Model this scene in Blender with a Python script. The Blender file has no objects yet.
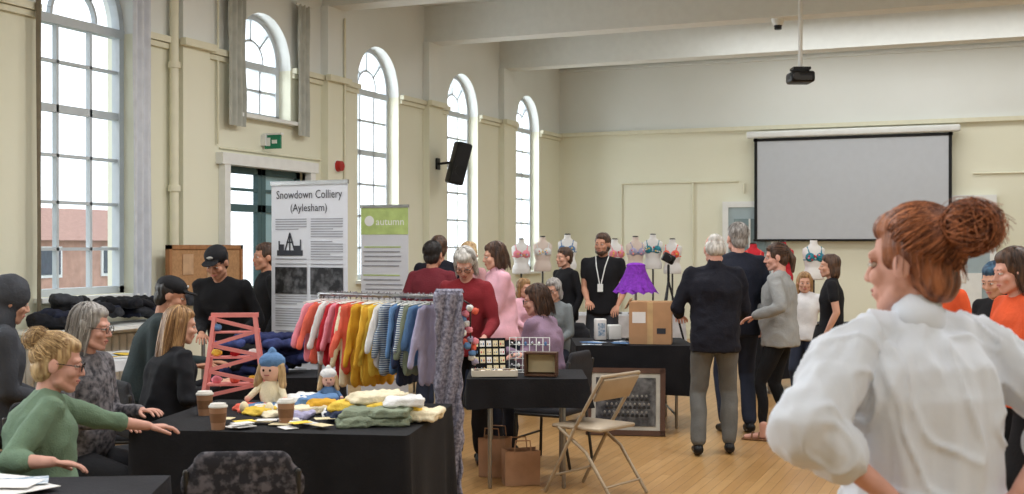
import bpy, bmesh, math, random
from mathutils import Vector, Matrix, noise
random.seed(7)
V=Vector
YAW=math.radians(22.5); S=math.sin(YAW); C=math.cos(YAW)
CAMZ=1.65
def FW(r,d,z=0.0):
    """floor-plan frame (r = metres to the right of the aisle line, d = metres down the aisle) -> room XYZ"""
    return V((r*C-d*S, r*S+d*C, z))
scene=bpy.context.scene
# ---------------------------------------------------------------- materials
_m={}
def lin(c):
    c=c/255.0
    return c/12.92 if c<=0.04045 else ((c+0.055)/1.055)**2.4
def mat(name,rgb,rough=.8,var=.12,vs=9,bump=0.0,bs=60,metal=0,emis=0,stretch=(1,1,1),rgb2=None,spec=.3,lo=.35,hi=.65,tr=0,sheen=0):
    if name in _m: return _m[name]
    m=bpy.data.materials.new(name); m.use_nodes=True; nt=m.node_tree; b=nt.nodes['Principled BSDF']
    col=[lin(x) for x in rgb]
    b.inputs['Roughness'].default_value=rough; b.inputs['Metallic'].default_value=metal
    b.inputs['Specular IOR Level'].default_value=spec
    tc=nt.nodes.new('ShaderNodeTexCoord'); mp=nt.nodes.new('ShaderNodeMapping'); mp.inputs['Scale'].default_value=stretch
    nt.links.new(tc.outputs['Object'],mp.inputs['Vector'])
    n=nt.nodes.new('ShaderNodeTexNoise'); n.inputs['Scale'].default_value=vs; n.inputs['Detail'].default_value=4
    nt.links.new(mp.outputs[0],n.inputs['Vector'])
    cr=nt.nodes.new('ShaderNodeValToRGB'); cr.color_ramp.elements[0].position=lo; cr.color_ramp.elements[1].position=hi
    if rgb2: c2=[lin(x) for x in rgb2]; c1=col
    else: c1=[x*(1-var) for x in col]; c2=[min(1,x*(1+var)) for x in col]
    cr.color_ramp.elements[0].color=(*c1,1); cr.color_ramp.elements[1].color=(*c2,1)
    nt.links.new(n.outputs['Fac'],cr.inputs['Fac']); nt.links.new(cr.outputs['Color'],b.inputs['Base Color'])
    if bump:
        n2=nt.nodes.new('ShaderNodeTexNoise'); n2.inputs['Scale'].default_value=bs; n2.inputs['Detail'].default_value=3
        nt.links.new(mp.outputs[0],n2.inputs['Vector'])
        bp=nt.nodes.new('ShaderNodeBump'); bp.inputs['Strength'].default_value=bump; bp.inputs['Distance'].default_value=.01
        nt.links.new(n2.outputs['Fac'],bp.inputs['Height']); nt.links.new(bp.outputs['Normal'],b.inputs['Normal'])
    if emis:
        b.inputs['Emission Color'].default_value=(*col,1); b.inputs['Emission Strength'].default_value=emis
    m['rgb2']=rgb2 or rgb; m['rgb']=rgb
    _m[name]=m; return m
def stripes(name,a,b_,scale=30,axis='Z'):
    if name in _m: return _m[name]
    m=mat(name,a,.9,bump=.4,bs=120); nt=m.node_tree; b=nt.nodes['Principled BSDF']
    tc=nt.nodes.new('ShaderNodeTexCoord'); w=nt.nodes.new('ShaderNodeTexWave'); w.bands_direction=axis; w.inputs['Scale'].default_value=scale/6.28*1.0
    w.inputs['Distortion'].default_value=.6
    nt.links.new(tc.outputs['Object'],w.inputs['Vector'])
    cr=nt.nodes.new('ShaderNodeValToRGB'); cr.color_ramp.elements[0].position=.42; cr.color_ramp.elements[1].position=.55
    cr.color_ramp.elements[0].color=(*[lin(x) for x in a],1); cr.color_ramp.elements[1].color=(*[lin(x) for x in b_],1)
    nt.links.new(w.outputs['Fac'],cr.inputs['Fac']); nt.links.new(cr.outputs['Color'],b.inputs['Base Color'])
    return m
# ---------------------------------------------------------------- geometry helpers
def frame(ax,side=None):
    ax=ax.normalized()
    if side is None or abs(ax.dot(side.normalized()))>.97:
        side=V((1,0,0)) if abs(ax.x)<.9 else V((0,1,0))
    u=(side-ax*side.dot(ax)).normalized(); v=ax.cross(u)
    return ax,u,v
def p_caps(p1,r1,p2,r2,side=None,flat=1.0,n=14,k=4):
    p1=V(p1);p2=V(p2); d=p2-p1
    if d.length<1e-5: d=V((0,0,1e-4))
    ax,u,v=frame(d,V(side) if side is not None else None)
    vs=[];fs=[];rings=[]
    lst=[(p1,r1,-math.pi/2*(1-i/k)) for i in range(k+1)]+[(p2,r2,math.pi/2*i/k) for i in range(k+1)]
    for j,(p,r,a) in enumerate(lst):
        if j==0 or j==len(lst)-1:
            vs.append(p+ax*r*math.sin(a)); rings.append([len(vs)-1]); continue
        ring=[]
        for i in range(n):
            t=2*math.pi*i/n
            vs.append(p+ax*r*math.sin(a)+(u*math.cos(t)+v*math.sin(t)*flat)*r*math.cos(a)); ring.append(len(vs)-1)
        rings.append(ring)
    return vs,ringfaces(rings,n)
def ringfaces(rings,n):
    fs=[]
    for a,b in zip(rings,rings[1:]):
        for i in range(n):
            i2=(i+1)%n
            if len(a)==1: fs.append((a[0],b[i2],b[i]))
            elif len(b)==1: fs.append((a[i],a[i2],b[0]))
            else: fs.append((a[i],a[i2],b[i2],b[i]))
    return fs
def p_ell(c,rad,M=None,n=16,k=10):
    vs=[];rings=[]
    c=V(c)
    for j in range(k+1):
        a=-math.pi/2+math.pi*j/k
        if j in(0,k): pts=[V((0,0,math.sin(a)))]
        else: pts=[V((math.cos(a)*math.cos(2*math.pi*i/n),math.cos(a)*math.sin(2*math.pi*i/n),math.sin(a))) for i in range(n)]
        ring=[]
        for p in pts:
            q=V((p.x*rad[0],p.y*rad[1],p.z*rad[2]))
            if M: q=M@q
            vs.append(q+c); ring.append(len(vs)-1)
        rings.append(ring)
    return vs,ringfaces(rings,n)
def p_loft(secs,n=28,pw=2.4):
    """secs: (centre, rx, ry, R) super-ellipse rings, closed both ends"""
    vs=[];rings=[]
    def cs(a):
        c,s_=math.cos(a),math.sin(a); return (abs(c)**(2/pw))*(1 if c>=0 else -1),(abs(s_)**(2/pw))*(1 if s_>=0 else -1)
    vs.append(secs[0][0]); rings.append([0])
    for c,rx,ry,R in secs:
        ring=[]
        for i in range(n):
            x,y=cs(2*math.pi*i/n); vs.append(c+R@V((x*rx,y*ry,0))); ring.append(len(vs)-1)
        rings.append(ring)
    vs.append(secs[-1][0]); rings.append([len(vs)-1])
    return vs,ringfaces(rings,n)
def xf(M,vf): return [M@v for v in vf[0]],vf[1]
def p_strand(pts,r):
    vs=[];fs=[];n=3;K=len(pts)
    for k,p in enumerate(pts):
        d=(pts[min(k+1,K-1)]-pts[max(k-1,0)])
        if d.length<1e-6: d=V((0,0,1))
        ax,u,v=frame(d); rr=r*(1 if k<K-2 else .6)
        for i in range(n): a=2.094*i; vs.append(p+(u*math.cos(a)+v*math.sin(a))*rr)
    for k in range(K-1):
        for i in range(n): fs.append((k*n+i,k*n+(i+1)%n,(k+1)*n+(i+1)%n,(k+1)*n+i))
    return vs,fs
def remesh(prims,voxel=.012,sm=4,fold=None,seed=0,fold2=None):
    vs=[];fs=[]
    for v,f in prims:
        o=len(vs); vs+=[tuple(x) for x in v]; fs+=[tuple(i+o for i in q) for q in f]
    me=bpy.data.meshes.new('t'); me.from_pydata(vs,[],fs)
    bm=bmesh.new(); bm.from_mesh(me); bmesh.ops.recalc_face_normals(bm,faces=bm.faces); bm.to_mesh(me); bm.free()
    ob=bpy.data.objects.new('t',me); scene.collection.objects.link(ob)
    r=ob.modifiers.new('r','REMESH'); r.mode='VOXEL'; r.voxel_size=voxel
    if sm:
        s=ob.modifiers.new('s','SMOOTH'); s.factor=.5; s.iterations=sm
    dg=bpy.context.evaluated_depsgraph_get(); dg.update()
    ev=ob.evaluated_get(dg); m2=bpy.data.meshes.new_from_object(ev)
    out=[]
    so=V((seed*3.7,seed*1.3,seed*2.1))
    for v in m2.vertices:
        co=v.co.copy()
        if fold:
            amp,fx,fy,fz=fold
            q=V((co.x*fx,co.y*fy,co.z*fz))+so
            h=noise.noise(q)+.5*noise.noise(q*2.1)
            h2=1-2*abs(noise.noise(q*.8+V((5,5,5))))
            co+=v.normal*amp*(h*.6+h2*.6-.3)
            if fold2:
                amp,fx,fy,fz=fold2; c0=v.co; w=V(((c0.x+c0.z*.55)*fx,c0.y*fy,(c0.z-c0.x*.55)*fz))+so
                w+=V((1,1,1))*noise.noise(c0*5)*.8
                co+=v.normal*amp*((1-abs(noise.noise(w))*2.6)**3 if abs(noise.noise(w))<.38 else 0)
        out.append(co)
    faces=[tuple(p.vertices) for p in m2.polygons]
    bpy.data.objects.remove(ob); bpy.data.meshes.remove(me); bpy.data.meshes.remove(m2)
    return out,faces
class B:
    def __init__(s): s.v=[];s.f=[];s.mi=[];s.sm=[];s.mats=[]
    def add(s,vf,m,smooth=True,M=None):
        vs,fs=vf
        if M is not None: vs=[M@V(x) for x in vs]
        o=len(s.v); s.v+=[tuple(x) for x in vs]
        if m not in s.mats: s.mats.append(m)
        k=s.mats.index(m)
        for q in fs: s.f.append(tuple(i+o for i in q)); s.mi.append(k); s.sm.append(smooth)
        return s
    def box(s,c,size,m,rz=0,R=None,bev=0):
        x,y,z=[a/2 for a in size]
        vs=[V((i*x,j*y,k*z)) for i in(-1,1) for j in(-1,1) for k in(-1,1)]
        fs=[(0,1,3,2),(4,6,7,5),(0,4,5,1),(2,3,7,6),(0,2,6,4),(1,5,7,3)]
        if bev:
            me=bpy.data.meshes.new('b'); me.from_pydata(vs,[],fs); bm=bmesh.new(); bm.from_mesh(me)
            bmesh.ops.bevel(bm,geom=bm.edges[:],offset=bev,segments=2,affect='EDGES',profile=.5)
            bm.verts.index_update()
            vs=[v.co.copy() for v in bm.verts]; fs=[tuple(v.index for v in f.verts) for f in bm.faces]; bm.free(); bpy.data.meshes.remove(me)
        R=R or Matrix.Rotation(rz,3,'Z')
        s.add(([R@v+V(c) for v in vs],fs),m,bool(bev)); return s
    def cyl(s,p1,r1,p2,r2,m,n=20,smooth=True):
        p1=V(p1);p2=V(p2);ax,u,v=frame(p2-p1)
        vs=[p1+(u*math.cos(2*math.pi*i/n)+v*math.sin(2*math.pi*i/n))*r1 for i in range(n)]+[p2+(u*math.cos(2*math.pi*i/n)+v*math.sin(2*math.pi*i/n))*r2 for i in range(n)]
        s.add((vs,[(i,(i+1)%n,n+(i+1)%n,n+i) for i in range(n)]),m,smooth)
        s.add((vs,[tuple(range(n-1,-1,-1)),tuple(range(n,2*n))]),m,False); return s
    def tube(s,pts,r,m,n=8,flat=1,side=None):
        for a,b in zip(pts,pts[1:]): s.add(p_caps(a,r,b,r,side=side,flat=flat,n=n,k=2),m)
        return s
    def bar(s,p1,p2,w,t,m,side):
        p1=V(p1);p2=V(p2);ax,u,v=frame(p2-p1,V(side))
        vs=[p+u*a*w/2+v*b*t/2 for p in(p1,p2) for a,b in((-1,-1),(1,-1),(1,1),(-1,1))]
        s.add((vs,[(0,1,2,3),(7,6,5,4),(0,4,5,1),(1,5,6,2),(2,6,7,3),(3,7,4,0)]),m,False); return s
    def text(s,t,size,m,M,align='CENTER'):
        cu=bpy.data.curves.new('txt','FONT'); cu.body=t; cu.size=size; cu.align_x=align; cu.resolution_u=2
        ob=bpy.data.objects.new('txt',cu); scene.collection.objects.link(ob)
        dg=bpy.context.evaluated_depsgraph_get(); dg.update()
        me=bpy.data.meshes.new_from_object(ob.evaluated_get(dg))
        s.add(([v.co.copy() for v in me.vertices],[tuple(p.vertices) for p in me.polygons]),m,False,M)
        bpy.data.objects.remove(ob); return s
    def build(s,name,loc=(0,0,0),rz=0,recalc=True):
        me=bpy.data.meshes.new(name); me.from_pydata(s.v,[],s.f)
        for m in s.mats: me.materials.append(m)
        me.polygons.foreach_set('material_index',s.mi); me.polygons.foreach_set('use_smooth',s.sm)
        if recalc:
            bm=bmesh.new(); bm.from_mesh(me); bmesh.ops.recalc_face_normals(bm,faces=bm.faces); bm.to_mesh(me); bm.free()
        me.update()
        ob=bpy.data.objects.new(name,me); scene.collection.objects.link(ob)
        ob.location=loc; ob.rotation_euler=(0,0,rz); return ob
    def put(s,name,r,d,z=0,yaw=0):
        return s.build(name,FW(r,d,z),math.radians(yaw)+YAW)
# ---------------------------------------------------------------- common materials
WHITE=mat('white_paint',(228,230,228),.5,.03)
CEIL=mat('ceiling_paint',(222,225,222),.8,.02)
TRIM=mat('cream_trim_gloss',(224,221,198),.45,.03)
BLK=mat('black_cloth',(22,22,26),.9,.2,vs=6,bump=.3,bs=80)
BLKP=mat('black_plastic',(18,18,20),.45,.1)
STEEL=mat('brushed_steel',(150,150,150),.35,.05,metal=.9)
DSTEEL=mat('dark_steel',(60,58,56),.4,.05,metal=.7)
SKIN=mat('skin_fair',(204,156,134),.6,.06,vs=14,spec=.3)
SKIN2=mat('skin_warm',(186,136,112),.6,.06,vs=14,spec=.3)
SKIN3=mat('skin_pink',(208,158,142),.6,.06,vs=14,spec=.3)
LIP=mat('lips',(176,104,96),.45,.05)
EYEW=mat('eye_white',(215,210,205),.25,.01)
IRIS=mat('iris_dark',(45,34,28),.2,.05)
GLS=mat('glasses_frame',(40,32,30),.3,.05)
def hairmat(name,rgb,rgb2): return mat(name,rgb,.5,rgb2=rgb2,vs=26,stretch=(2.2,2.2,.35),bump=.7,bs=40,spec=.4)
H_AUB=hairmat('hair_auburn',(92,50,32),(168,106,70)); H_BLO=hairmat('hair_blonde',(140,108,72),(206,176,130))
H_GRY=hairmat('hair_grey',(112,106,102),(176,172,168)); H_BRN=hairmat('hair_brown',(48,34,28),(92,66,50))
H_WHT=hairmat('hair_white',(160,156,150),(215,212,208)); H_DRK=hairmat('hair_dark',(20,17,17),(44,38,36))
H_TEAL=hairmat('hair_teal',(28,52,78),(60,100,128)); H_SANDY=hairmat('hair_sandy',(116,84,54),(180,142,96))
def cloth(name,rgb,var=.12,bump=.35,bs=70,**k): return mat(name,rgb,.88,var,vs=7,bump=bump,bs=bs,**k)
# ---------------------------------------------------------------- room shell
LX=-7.5; BY=20.4; RX=5.4; FY=-3.0; HZ=5.0
def curve_wall(name,outer,holes,th,M,m):
    cu=bpy.data.curves.new(name,'CURVE'); cu.dimensions='2D'; cu.fill_mode='BOTH'; cu.extrude=th/2
    for pts in [outer]+holes:
        sp=cu.splines.new('POLY'); sp.points.add(len(pts)-1)
        for i,p in enumerate(pts): sp.points[i].co=(p[0],p[1],0,1)
        sp.use_cyclic_u=True
    ob=bpy.data.objects.new('c',cu); scene.collection.objects.link(ob)
    dg=bpy.context.evaluated_depsgraph_get(); dg.update()
    me=bpy.data.meshes.new_from_object(ob.evaluated_get(dg)); bpy.data.objects.remove(ob)
    me.name=name; me.materials.clear(); me.materials.append(m); me.transform(M)
    o=bpy.data.objects.new(name,me); scene.collection.objects.link(o); return o
def arch(u,w,z0,zs,n=16):
    pts=[(u-w/2,z0),(u+w/2,z0)]
    for i in range(n+1):
        a=math.pi*i/n; pts.append((u+w/2*math.cos(a),zs+w/2*math.sin(a)))
    return pts
WC=[8.28,10.97,13.56,16.17,18.82]; WWS=[1.24,1.04,1.1,1.1,1.06]; ZS=3.68
WZ=[1.2,3.05,1.2,1.2,1.2]
REAR=(5.6,2.9,.2)
def wallmat():
    m=mat('wall_paint_two_tone',(222,217,186),.75,.03,bump=.06,bs=30); nt=m.node_tree; b=nt.nodes['Principled BSDF']
    g=nt.nodes.new('ShaderNodeNewGeometry'); sx=nt.nodes.new('ShaderNodeSeparateXYZ'); nt.links.new(g.outputs['Position'],sx.inputs[0])
    gt=nt.nodes.new('ShaderNodeMath'); gt.operation='GREATER_THAN'; gt.inputs[1].default_value=3.64
    nt.links.new(sx.outputs['Z'],gt.inputs[0])
    n=nt.nodes.new('ShaderNodeTexNoise'); n.inputs['Scale'].default_value=.9; n.inputs['Detail'].default_value=5; nt.links.new(g.outputs['Position'],n.inputs['Vector'])
    def ramp(a,c):
        r=nt.nodes.new('ShaderNodeValToRGB'); r.color_ramp.elements[0].position=.3; r.color_ramp.elements[1].position=.7
        r.color_ramp.elements[0].color=(*[lin(x) for x in a],1); r.color_ramp.elements[1].color=(*[lin(x) for x in c],1)
        nt.links.new(n.outputs['Fac'],r.inputs['Fac']); return r
    lo=ramp((226,225,204),(231,230,211)); hi=ramp((226,229,225),(232,235,232))
    mx=nt.nodes.new('ShaderNodeMix'); mx.data_type='RGBA'; nt.links.new(gt.outputs[0],mx.inputs[0])
    nt.links.new(lo.outputs[0],mx.inputs[6]); nt.links.new(hi.outputs[0],mx.inputs[7]); nt.links.new(mx.outputs[2],b.inputs['Base Color'])
    return m
WALL=wallmat()
ML=Matrix(((0,0,1,LX-.175),(1,0,0,0),(0,1,0,0),(0,0,0,1)))
holes=[arch(WC[i],WWS[i],WZ[i],ZS) for i in range(5)]
DY0,DY1,DZ=10.25,11.8,2.5
holes.append([(DY0,.01),(DY1,.01),(DY1,DZ),(DY0,DZ)])
for yy in REAR: holes.append(arch(yy,1.1,1.2,ZS))
curve_wall('wall_left',[(FY,0),(BY,0),(BY,HZ),(FY,HZ)],holes,.35,ML,WALL)
B().box(((LX+RX)/2,BY+.1,HZ/2),(RX-LX+.7,.2,HZ),WALL).build('wall_back')
B().box((RX+.1,(FY+BY)/2,HZ/2),(.2,BY-FY,HZ),WALL).build('wall_right')
B().box(((LX+RX)/2,FY-.1,HZ/2),(RX-LX+.7,.2,HZ),WALL).build('wall_front')
B().box(((LX+RX)/2,(FY+BY)/2,HZ+.1),(RX-LX+.7,BY-FY+.4,.2),CEIL).build('ceiling')
def floormat():
    m=mat('honey_wood_floor',(190,146,92),.32,.1,spec=.4); nt=m.node_tree; b=nt.nodes['Principled BSDF']
    tc=nt.nodes.new('ShaderNodeTexCoord'); mp=nt.nodes.new('ShaderNodeMapping'); mp.inputs['Rotation'].default_value=(0,0,math.pi/2)
    nt.links.new(tc.outputs['Object'],mp.inputs[0])
    br=nt.nodes.new('ShaderNodeTexBrick'); br.inputs['Scale'].default_value=1; br.inputs['Brick Width'].default_value=1.1; br.inputs['Row Height'].default_value=.075
    br.inputs['Mortar Size'].default_value=.002; br.inputs['Color1'].default_value=(*[lin(x) for x in(198,156,102)],1); br.inputs['Color2'].default_value=(*[lin(x) for x in(184,141,88)],1)
    br.inputs['Mortar'].default_value=(*[lin(x) for x in(134,98,62)],1)
    nt.links.new(mp.outputs[0],br.inputs['Vector'])
    n=nt.nodes.new('ShaderNodeTexNoise'); n.inputs['Scale'].default_value=3; mp2=nt.nodes.new('ShaderNodeMapping'); mp2.inputs['Scale'].default_value=(12,1,1)
    nt.links.new(tc.outputs['Object'],mp2.inputs[0]); nt.links.new(mp2.outputs[0],n.inputs['Vector'])
    mx=nt.nodes.new('ShaderNodeMix'); mx.data_type='RGBA'; mx.blend_type='MULTIPLY'; mx.inputs[0].default_value=.3
    nt.links.new(br.outputs['Color'],mx.inputs[6]); nt.links.new(n.outputs['Fac'],mx.inputs[7]); nt.links.new(mx.outputs[2],b.inputs['Base Color'])
    return m
B().box(((LX+RX)/2,(FY+BY)/2,-.05),(RX-LX+.7,BY-FY+.4,.1),floormat()).build('floor')
for i,y in enumerate((4.2,6.93,9.66,12.35,15.05,17.75)):
    B().box(((LX+RX)/2,y,HZ-.25),(RX-LX,.34,.5),CEIL).build('ceiling_beam')
    if y>4: B().box((LX+.05,y,2.25),(.1,.42,4.5),WALL).build('trim_%d'%(i+20))
k=0
edges=[FY]+sum([[c-w/2-.02,c+w/2+.02] for c,w in sorted(list(zip(WC,WWS))+[(q,1.1) for q in REAR])],[])+[BY]
for a,b_ in zip(edges[::2],edges[1::2]):
    if b_-a>.1:
        k+=1; bb=B(); bb.box((LX+.035,(a+b_)/2,3.64),(.07,b_-a,.06),TRIM); bb.box((LX+.02,(a+b_)/2,3.58),(.04,b_-a,.05),TRIM); bb.build('trim_%d'%k)
for y in(6.93,9.66,12.35,15.05,17.75):
    k+=1; B().box((LX+.13,y,3.64),(.07,.5,.07),TRIM).build('trim_%d'%(k))
B().box(((LX+RX)/2,BY-.035,3.66),(RX-LX,.07,.07),TRIM).build('trim_50')
B().box(((LX+RX)/2,BY-.03,4.83),(RX-LX,.06,.05),CEIL).build('trim_51')
B().box((LX+.015,(FY+DY0)/2,.08),(.03,DY0-FY,.16),TRIM).build('baseboard_left')
B().box(((LX+RX)/2,BY-.015,.08),(RX-LX,.03,.16),TRIM).build('baseboard_back')
FR=mat('window_frame_white',(196,203,208),.5,.03)
def glassm():
    m=bpy.data.materials.new('window_glass'); m.use_nodes=True; nt=m.node_tree; nt.nodes.clear()
    o=nt.nodes.new('ShaderNodeOutputMaterial'); t=nt.nodes.new('ShaderNodeBsdfTransparent'); g=nt.nodes.new('ShaderNodeBsdfGlossy'); g.inputs['Roughness'].default_value=.05
    mx=nt.nodes.new('ShaderNodeMixShader'); mx.inputs[0].default_value=.06
    nt.links.new(t.outputs[0],mx.inputs[1]); nt.links.new(g.outputs[0],mx.inputs[2]); nt.links.new(mx.outputs[0],o.inputs[0]); return m
GLASS=glassm()
def window(name,yc,z0,w):
    b=B(); x=LX-.2; hw=w/2
    def L(p,q,wd=.03,t=.05): b.bar((x,p[0],p[1]),(x,q[0],q[1]),wd,t,FR,(0,q[1]-p[1],-(q[0]-p[0])))
    L((yc-hw+.03,z0),(yc-hw+.03,ZS),.06,.09); L((yc+hw-.03,z0),(yc+hw-.03,ZS),.06,.09)
    L((yc-hw,z0+.03),(yc+hw,z0+.03),.07,.09); L((yc-hw,ZS-.05),(yc+hw,ZS-.05),.08,.1)
    n=16
    for i in range(n):
        a0=math.pi*i/n;a1=math.pi*(i+1)/n; R=hw-.03
        L((yc+R*math.cos(a0),ZS+R*math.sin(a0)),(yc+R*math.cos(a1),ZS+R*math.sin(a1)),.06,.09)
        R=hw*.45
        L((yc+R*math.cos(a0),ZS+R*math.sin(a0)),(yc+R*math.cos(a1),ZS+R*math.sin(a1)),.025)
    for a in(math.radians(45),math.radians(90),math.radians(135)):
        L((yc+hw*.45*math.cos(a),ZS+hw*.45*math.sin(a)),(yc+(hw-.03)*math.cos(a),ZS+(hw-.03)*math.sin(a)),.025)
    for u in(-1/6,1/6): L((yc+u*w,z0),(yc+u*w,ZS),.028)
    nr=max(1,round((ZS-z0)/.42)); mid=nr//2
    for j in range(1,nr): L((yc-hw,z0+(ZS-z0)*j/nr),(yc+hw,z0+(ZS-z0)*j/nr),.028 if j!=mid+1 else .07)
    g=[(x-.005,p[0],p[1]) for p in arch(yc,w-.02,z0,ZS)]
    b.add((g,[tuple(range(len(g)))]),GLASS,False)
    b.box((LX-.06,yc,z0-.02),(.32,w+.1,.04),WHITE)
    b.build(name)
for i,c in enumerate(WC): window('window_%d'%(i+1),c,WZ[i],WWS[i])
for i,c in enumerate(REAR): window('window_%d'%(i+6),c,1.2,1.1)
b=B(); DG=mat('door_frame_teal_grey',(70,98,102),.5,.05)
b.box((LX+.02,DY0-.05,DZ/2),(.12,.1,DZ),WHITE).box((LX+.02,DY1+.05,DZ/2),(.12,.1,DZ),WHITE).box((LX+.02,(DY0+DY1)/2,DZ+.05),(.14,DY1-DY0+.3,.12),WHITE)
xx=LX-.1; mid=(DY0+DY1)/2
for y in(DY0+.04,mid-.04,mid+.04,DY1-.04): b.box((xx,y,DZ/2),(.06,.075,DZ),DG)
for z in(.15,1.0,2.05,DZ-.04): b.box((xx,mid,z),(.06,DY1-DY0,.08 if z>.2 else .3),DG)
b.box((xx,mid,2.25),(.05,DY1-DY0,.03),DG)
DGL=mat('door_glass_tinted',(150,182,190),.1,.12,vs=2)
b.add(([(xx,DY0,.1),(xx,mid,.1),(xx,mid,2.05),(xx,DY0,2.05)],[(0,1,2,3)]),GLASS,False)
b.add(([(xx,mid,.1),(xx,DY1,.1),(xx,DY1,DZ),(xx,mid,DZ)],[(0,1,2,3)]),DGL,False)
b.add(([(xx,DY0,2.05),(xx,mid,2.05),(xx,mid,DZ),(xx,DY0,DZ)],[(0,1,2,3)]),GLASS,False)
b.box((xx+.06,mid-.1,1.05),(.04,.03,.3),STEEL)
b.build('door_1')
def bdoor(name,x0,x1,top):
    b=B(); y=BY-.02; xc=(x0+x1)/2; DP=mat('door_pale_blue',(160,176,182),.5,.03); PG=mat('door_window_pane',(120,138,142),.15,.06)
    b.box((xc,y-.03,top/2),(x1-x0,.05,top),DP); b.box((x0-.05,y-.03,top/2),(.1,.1,top),WHITE).box((x1+.05,y-.03,top/2),(.1,.1,top),WHITE).box((xc,y-.03,top+.05),(x1-x0+.2,.1,.1),WHITE)
    b.box((xc,y-.06,top-.5),(x1-x0-.2,.02,.6),PG).box((xc,y-.065,top-.5),(.03,.03,.6),WHITE).box((xc,y-.06,.9),(x1-x0-.24,.02,.6),WHITE)
    b.cyl((x1-.08,y-.12,1.02),.02,(x1-.08,y-.05,1.02),.02,STEEL); b.build(name)
bdoor('door_2',-4.36,-3.62,2.3); bdoor('door_3',-.86,-.16,2.35)
SCR=mat('projection_screen_fabric',(186,190,196),.9,.015)
b=B(); xc=-2.31; y=BY-.16
b.box((xc,y,2.6),(3.12,.012,1.7),SCR); b.box((xc,y-.004,3.44),(3.2,.02,.05),BLKP)
for sx in(-1,1): b.box((xc+sx*1.56,y-.004,2.6),(.05,.02,1.74),BLKP)
b.cyl((xc-1.6,y,1.73),.02,(xc+1.6,y,1.73),.02,BLKP); b.box((xc,y,3.53),(3.42,.13,.11),WHITE,bev=.02)
b.build('projection_screen')
b=B(); CP=TRIM; cy=BY-.02
b.tube([(-6.3,cy,2.75),(-4.2,cy,2.75)],.015,CP); b.tube([(-5.0,cy,2.75),(-5.0,cy,.2)],.015,CP); b.tube([(-.4,cy,2.8),(5,cy,2.8)],.015,CP); b.tube([(-6.3,cy,.2),(-6.3,cy,2.75)],.012,CP)
b.tube([(-4.1,cy,2.7),(-4.1,cy,2.55)],.018,CP)
b.build('electrical_conduit')
b=B(); b.tube([(LX+.07,9.35,.1),(LX+.07,9.35,4.95)],.045,TRIM,n=14)
for z in(.8,2.2,3.4): b.cyl((LX+.07,9.35,z-.03),.06,(LX+.07,9.35,z+.03),.06,TRIM)
b.tube([(LX+.03,10.1,2.7),(LX+.03,10.1,4.9)],.012,TRIM)
b.tube([(LX+.12,12.5,.3),(LX+.12,12.5,4.4)],.015,TRIM)
b.tube([(LX+.02,10.15,2.66),(LX+.02,12.1,2.66)],.012,TRIM); b.build('heating_pipe')
GRN=mat('exit_sign_green',(30,110,80),.4,.03,emis=.15)
b=B(); b.box((LX+.13,10.95,2.78),(.2,.03,.15),GRN); b.box((LX+.08,10.93,2.78),(.05,.012,.09),WHITE); b.box((LX+.16,10.93,2.78),(.06,.012,.04),WHITE); b.box((LX+.13,10.95,2.865),(.24,.05,.02),WHITE); b.box((LX+.03,10.95,2.8),(.06,.1,.12),WHITE); b.build('exit_sign')
b=B(); b.cyl((LX+.1,12.35,2.6),.07,(LX+.17,12.35,2.6),.06,mat('alarm_red',(170,40,36),.4)); b.cyl((LX,12.35,2.6),.075,(LX+.11,12.35,2.6),.075,WHITE); b.build('fire_alarm_bell')
b=B(); R=Matrix.Rotation(YAW,3,'Z')@Matrix.Rotation(math.radians(14),3,'Y')@Matrix.Rotation(math.radians(18),3,'Z')
b.box((0,0,0),(.22,.26,.6),BLKP,R=R,bev=.03); GR=mat('speaker_grille',(34,34,36),.7,.2,vs=200)
b.box(R@V((0,-.135,0)),(.18,.02,.55),GR,R=R,bev=.006); b.cyl(R@V((0,-.13,-.1)),.07,R@V((0,-.152,-.1)),.07,BLKP)
b.tube([(-.30,-.03,.0),(-.08,.0,.02)],.018,BLKP); b.box((-.31,-.03,.0),(.025,.1,.16),BLKP)
b.build('loudspeaker',(LX+.43,15.1,2.8))
b=B(); b.tube([(0,0,.12),(0,0,1.31)],.025,WHITE,n=12).cyl((0,0,1.3),.08,(0,0,1.36),.08,WHITE); b.box((0,0,.1),(.2,.2,.03),BLKP)
b.box((0,0,0),(.28,.3,.13),BLKP,bev=.03); b.cyl((.06,.12,0),.05,(.06,.2,0),.045,DSTEEL); b.cyl((-.08,-.14,0),.04,(-.08,-.17,0),.04,DSTEEL); b.box((0,-.152,-.02),(.2,.01,.05),DSTEEL)
b.tube([(.1,0,.1),(.1,.05,.05)],.01,BLKP); b.build('ceiling_projector',(-2.16,14.0,3.6),YAW)
b=B(); b.cyl((0,0,0),.06,(0,0,.08),.09,WHITE); b.cyl((0,0,-.05),.045,(0,0,0),.05,BLKP); b.build('smoke_detector',(-2.6,15.05,4.42))
def curtain(name,yc,w,z0,z1,m,x=LX+.1,ph=0):
    vs=[];fs=[];n=40;k=14
    for j in range(k+1):
        for i in range(n+1):
            t=i/n; a=.022*(1+.3*math.sin(j*.6)); vs.append((a*math.sin(t*w*70+ph+.3*math.sin(j*.5)),(t-.5)*w*(1+.04*math.sin(j*.7)),z0+(z1-z0)*j/k))
    for j in range(k):
        for i in range(n): q=j*(n+1)+i; fs.append((q,q+1,q+n+2,q+n+1))
    b=B(); b.add((vs,fs),m); b.tube([(0,-w/2-.03,z1),(0,w/2+.03,z1)],.015,WHITE); b.box((-.05,0,z1),(.1,.04,.03),WHITE)
    return b.build(name,(x,yc,0),recalc=False)
CUR=mat('net_curtain_white',(206,210,218),.9,.06); CURG=mat('grey_curtain',(178,180,172),.9,.08)
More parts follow.
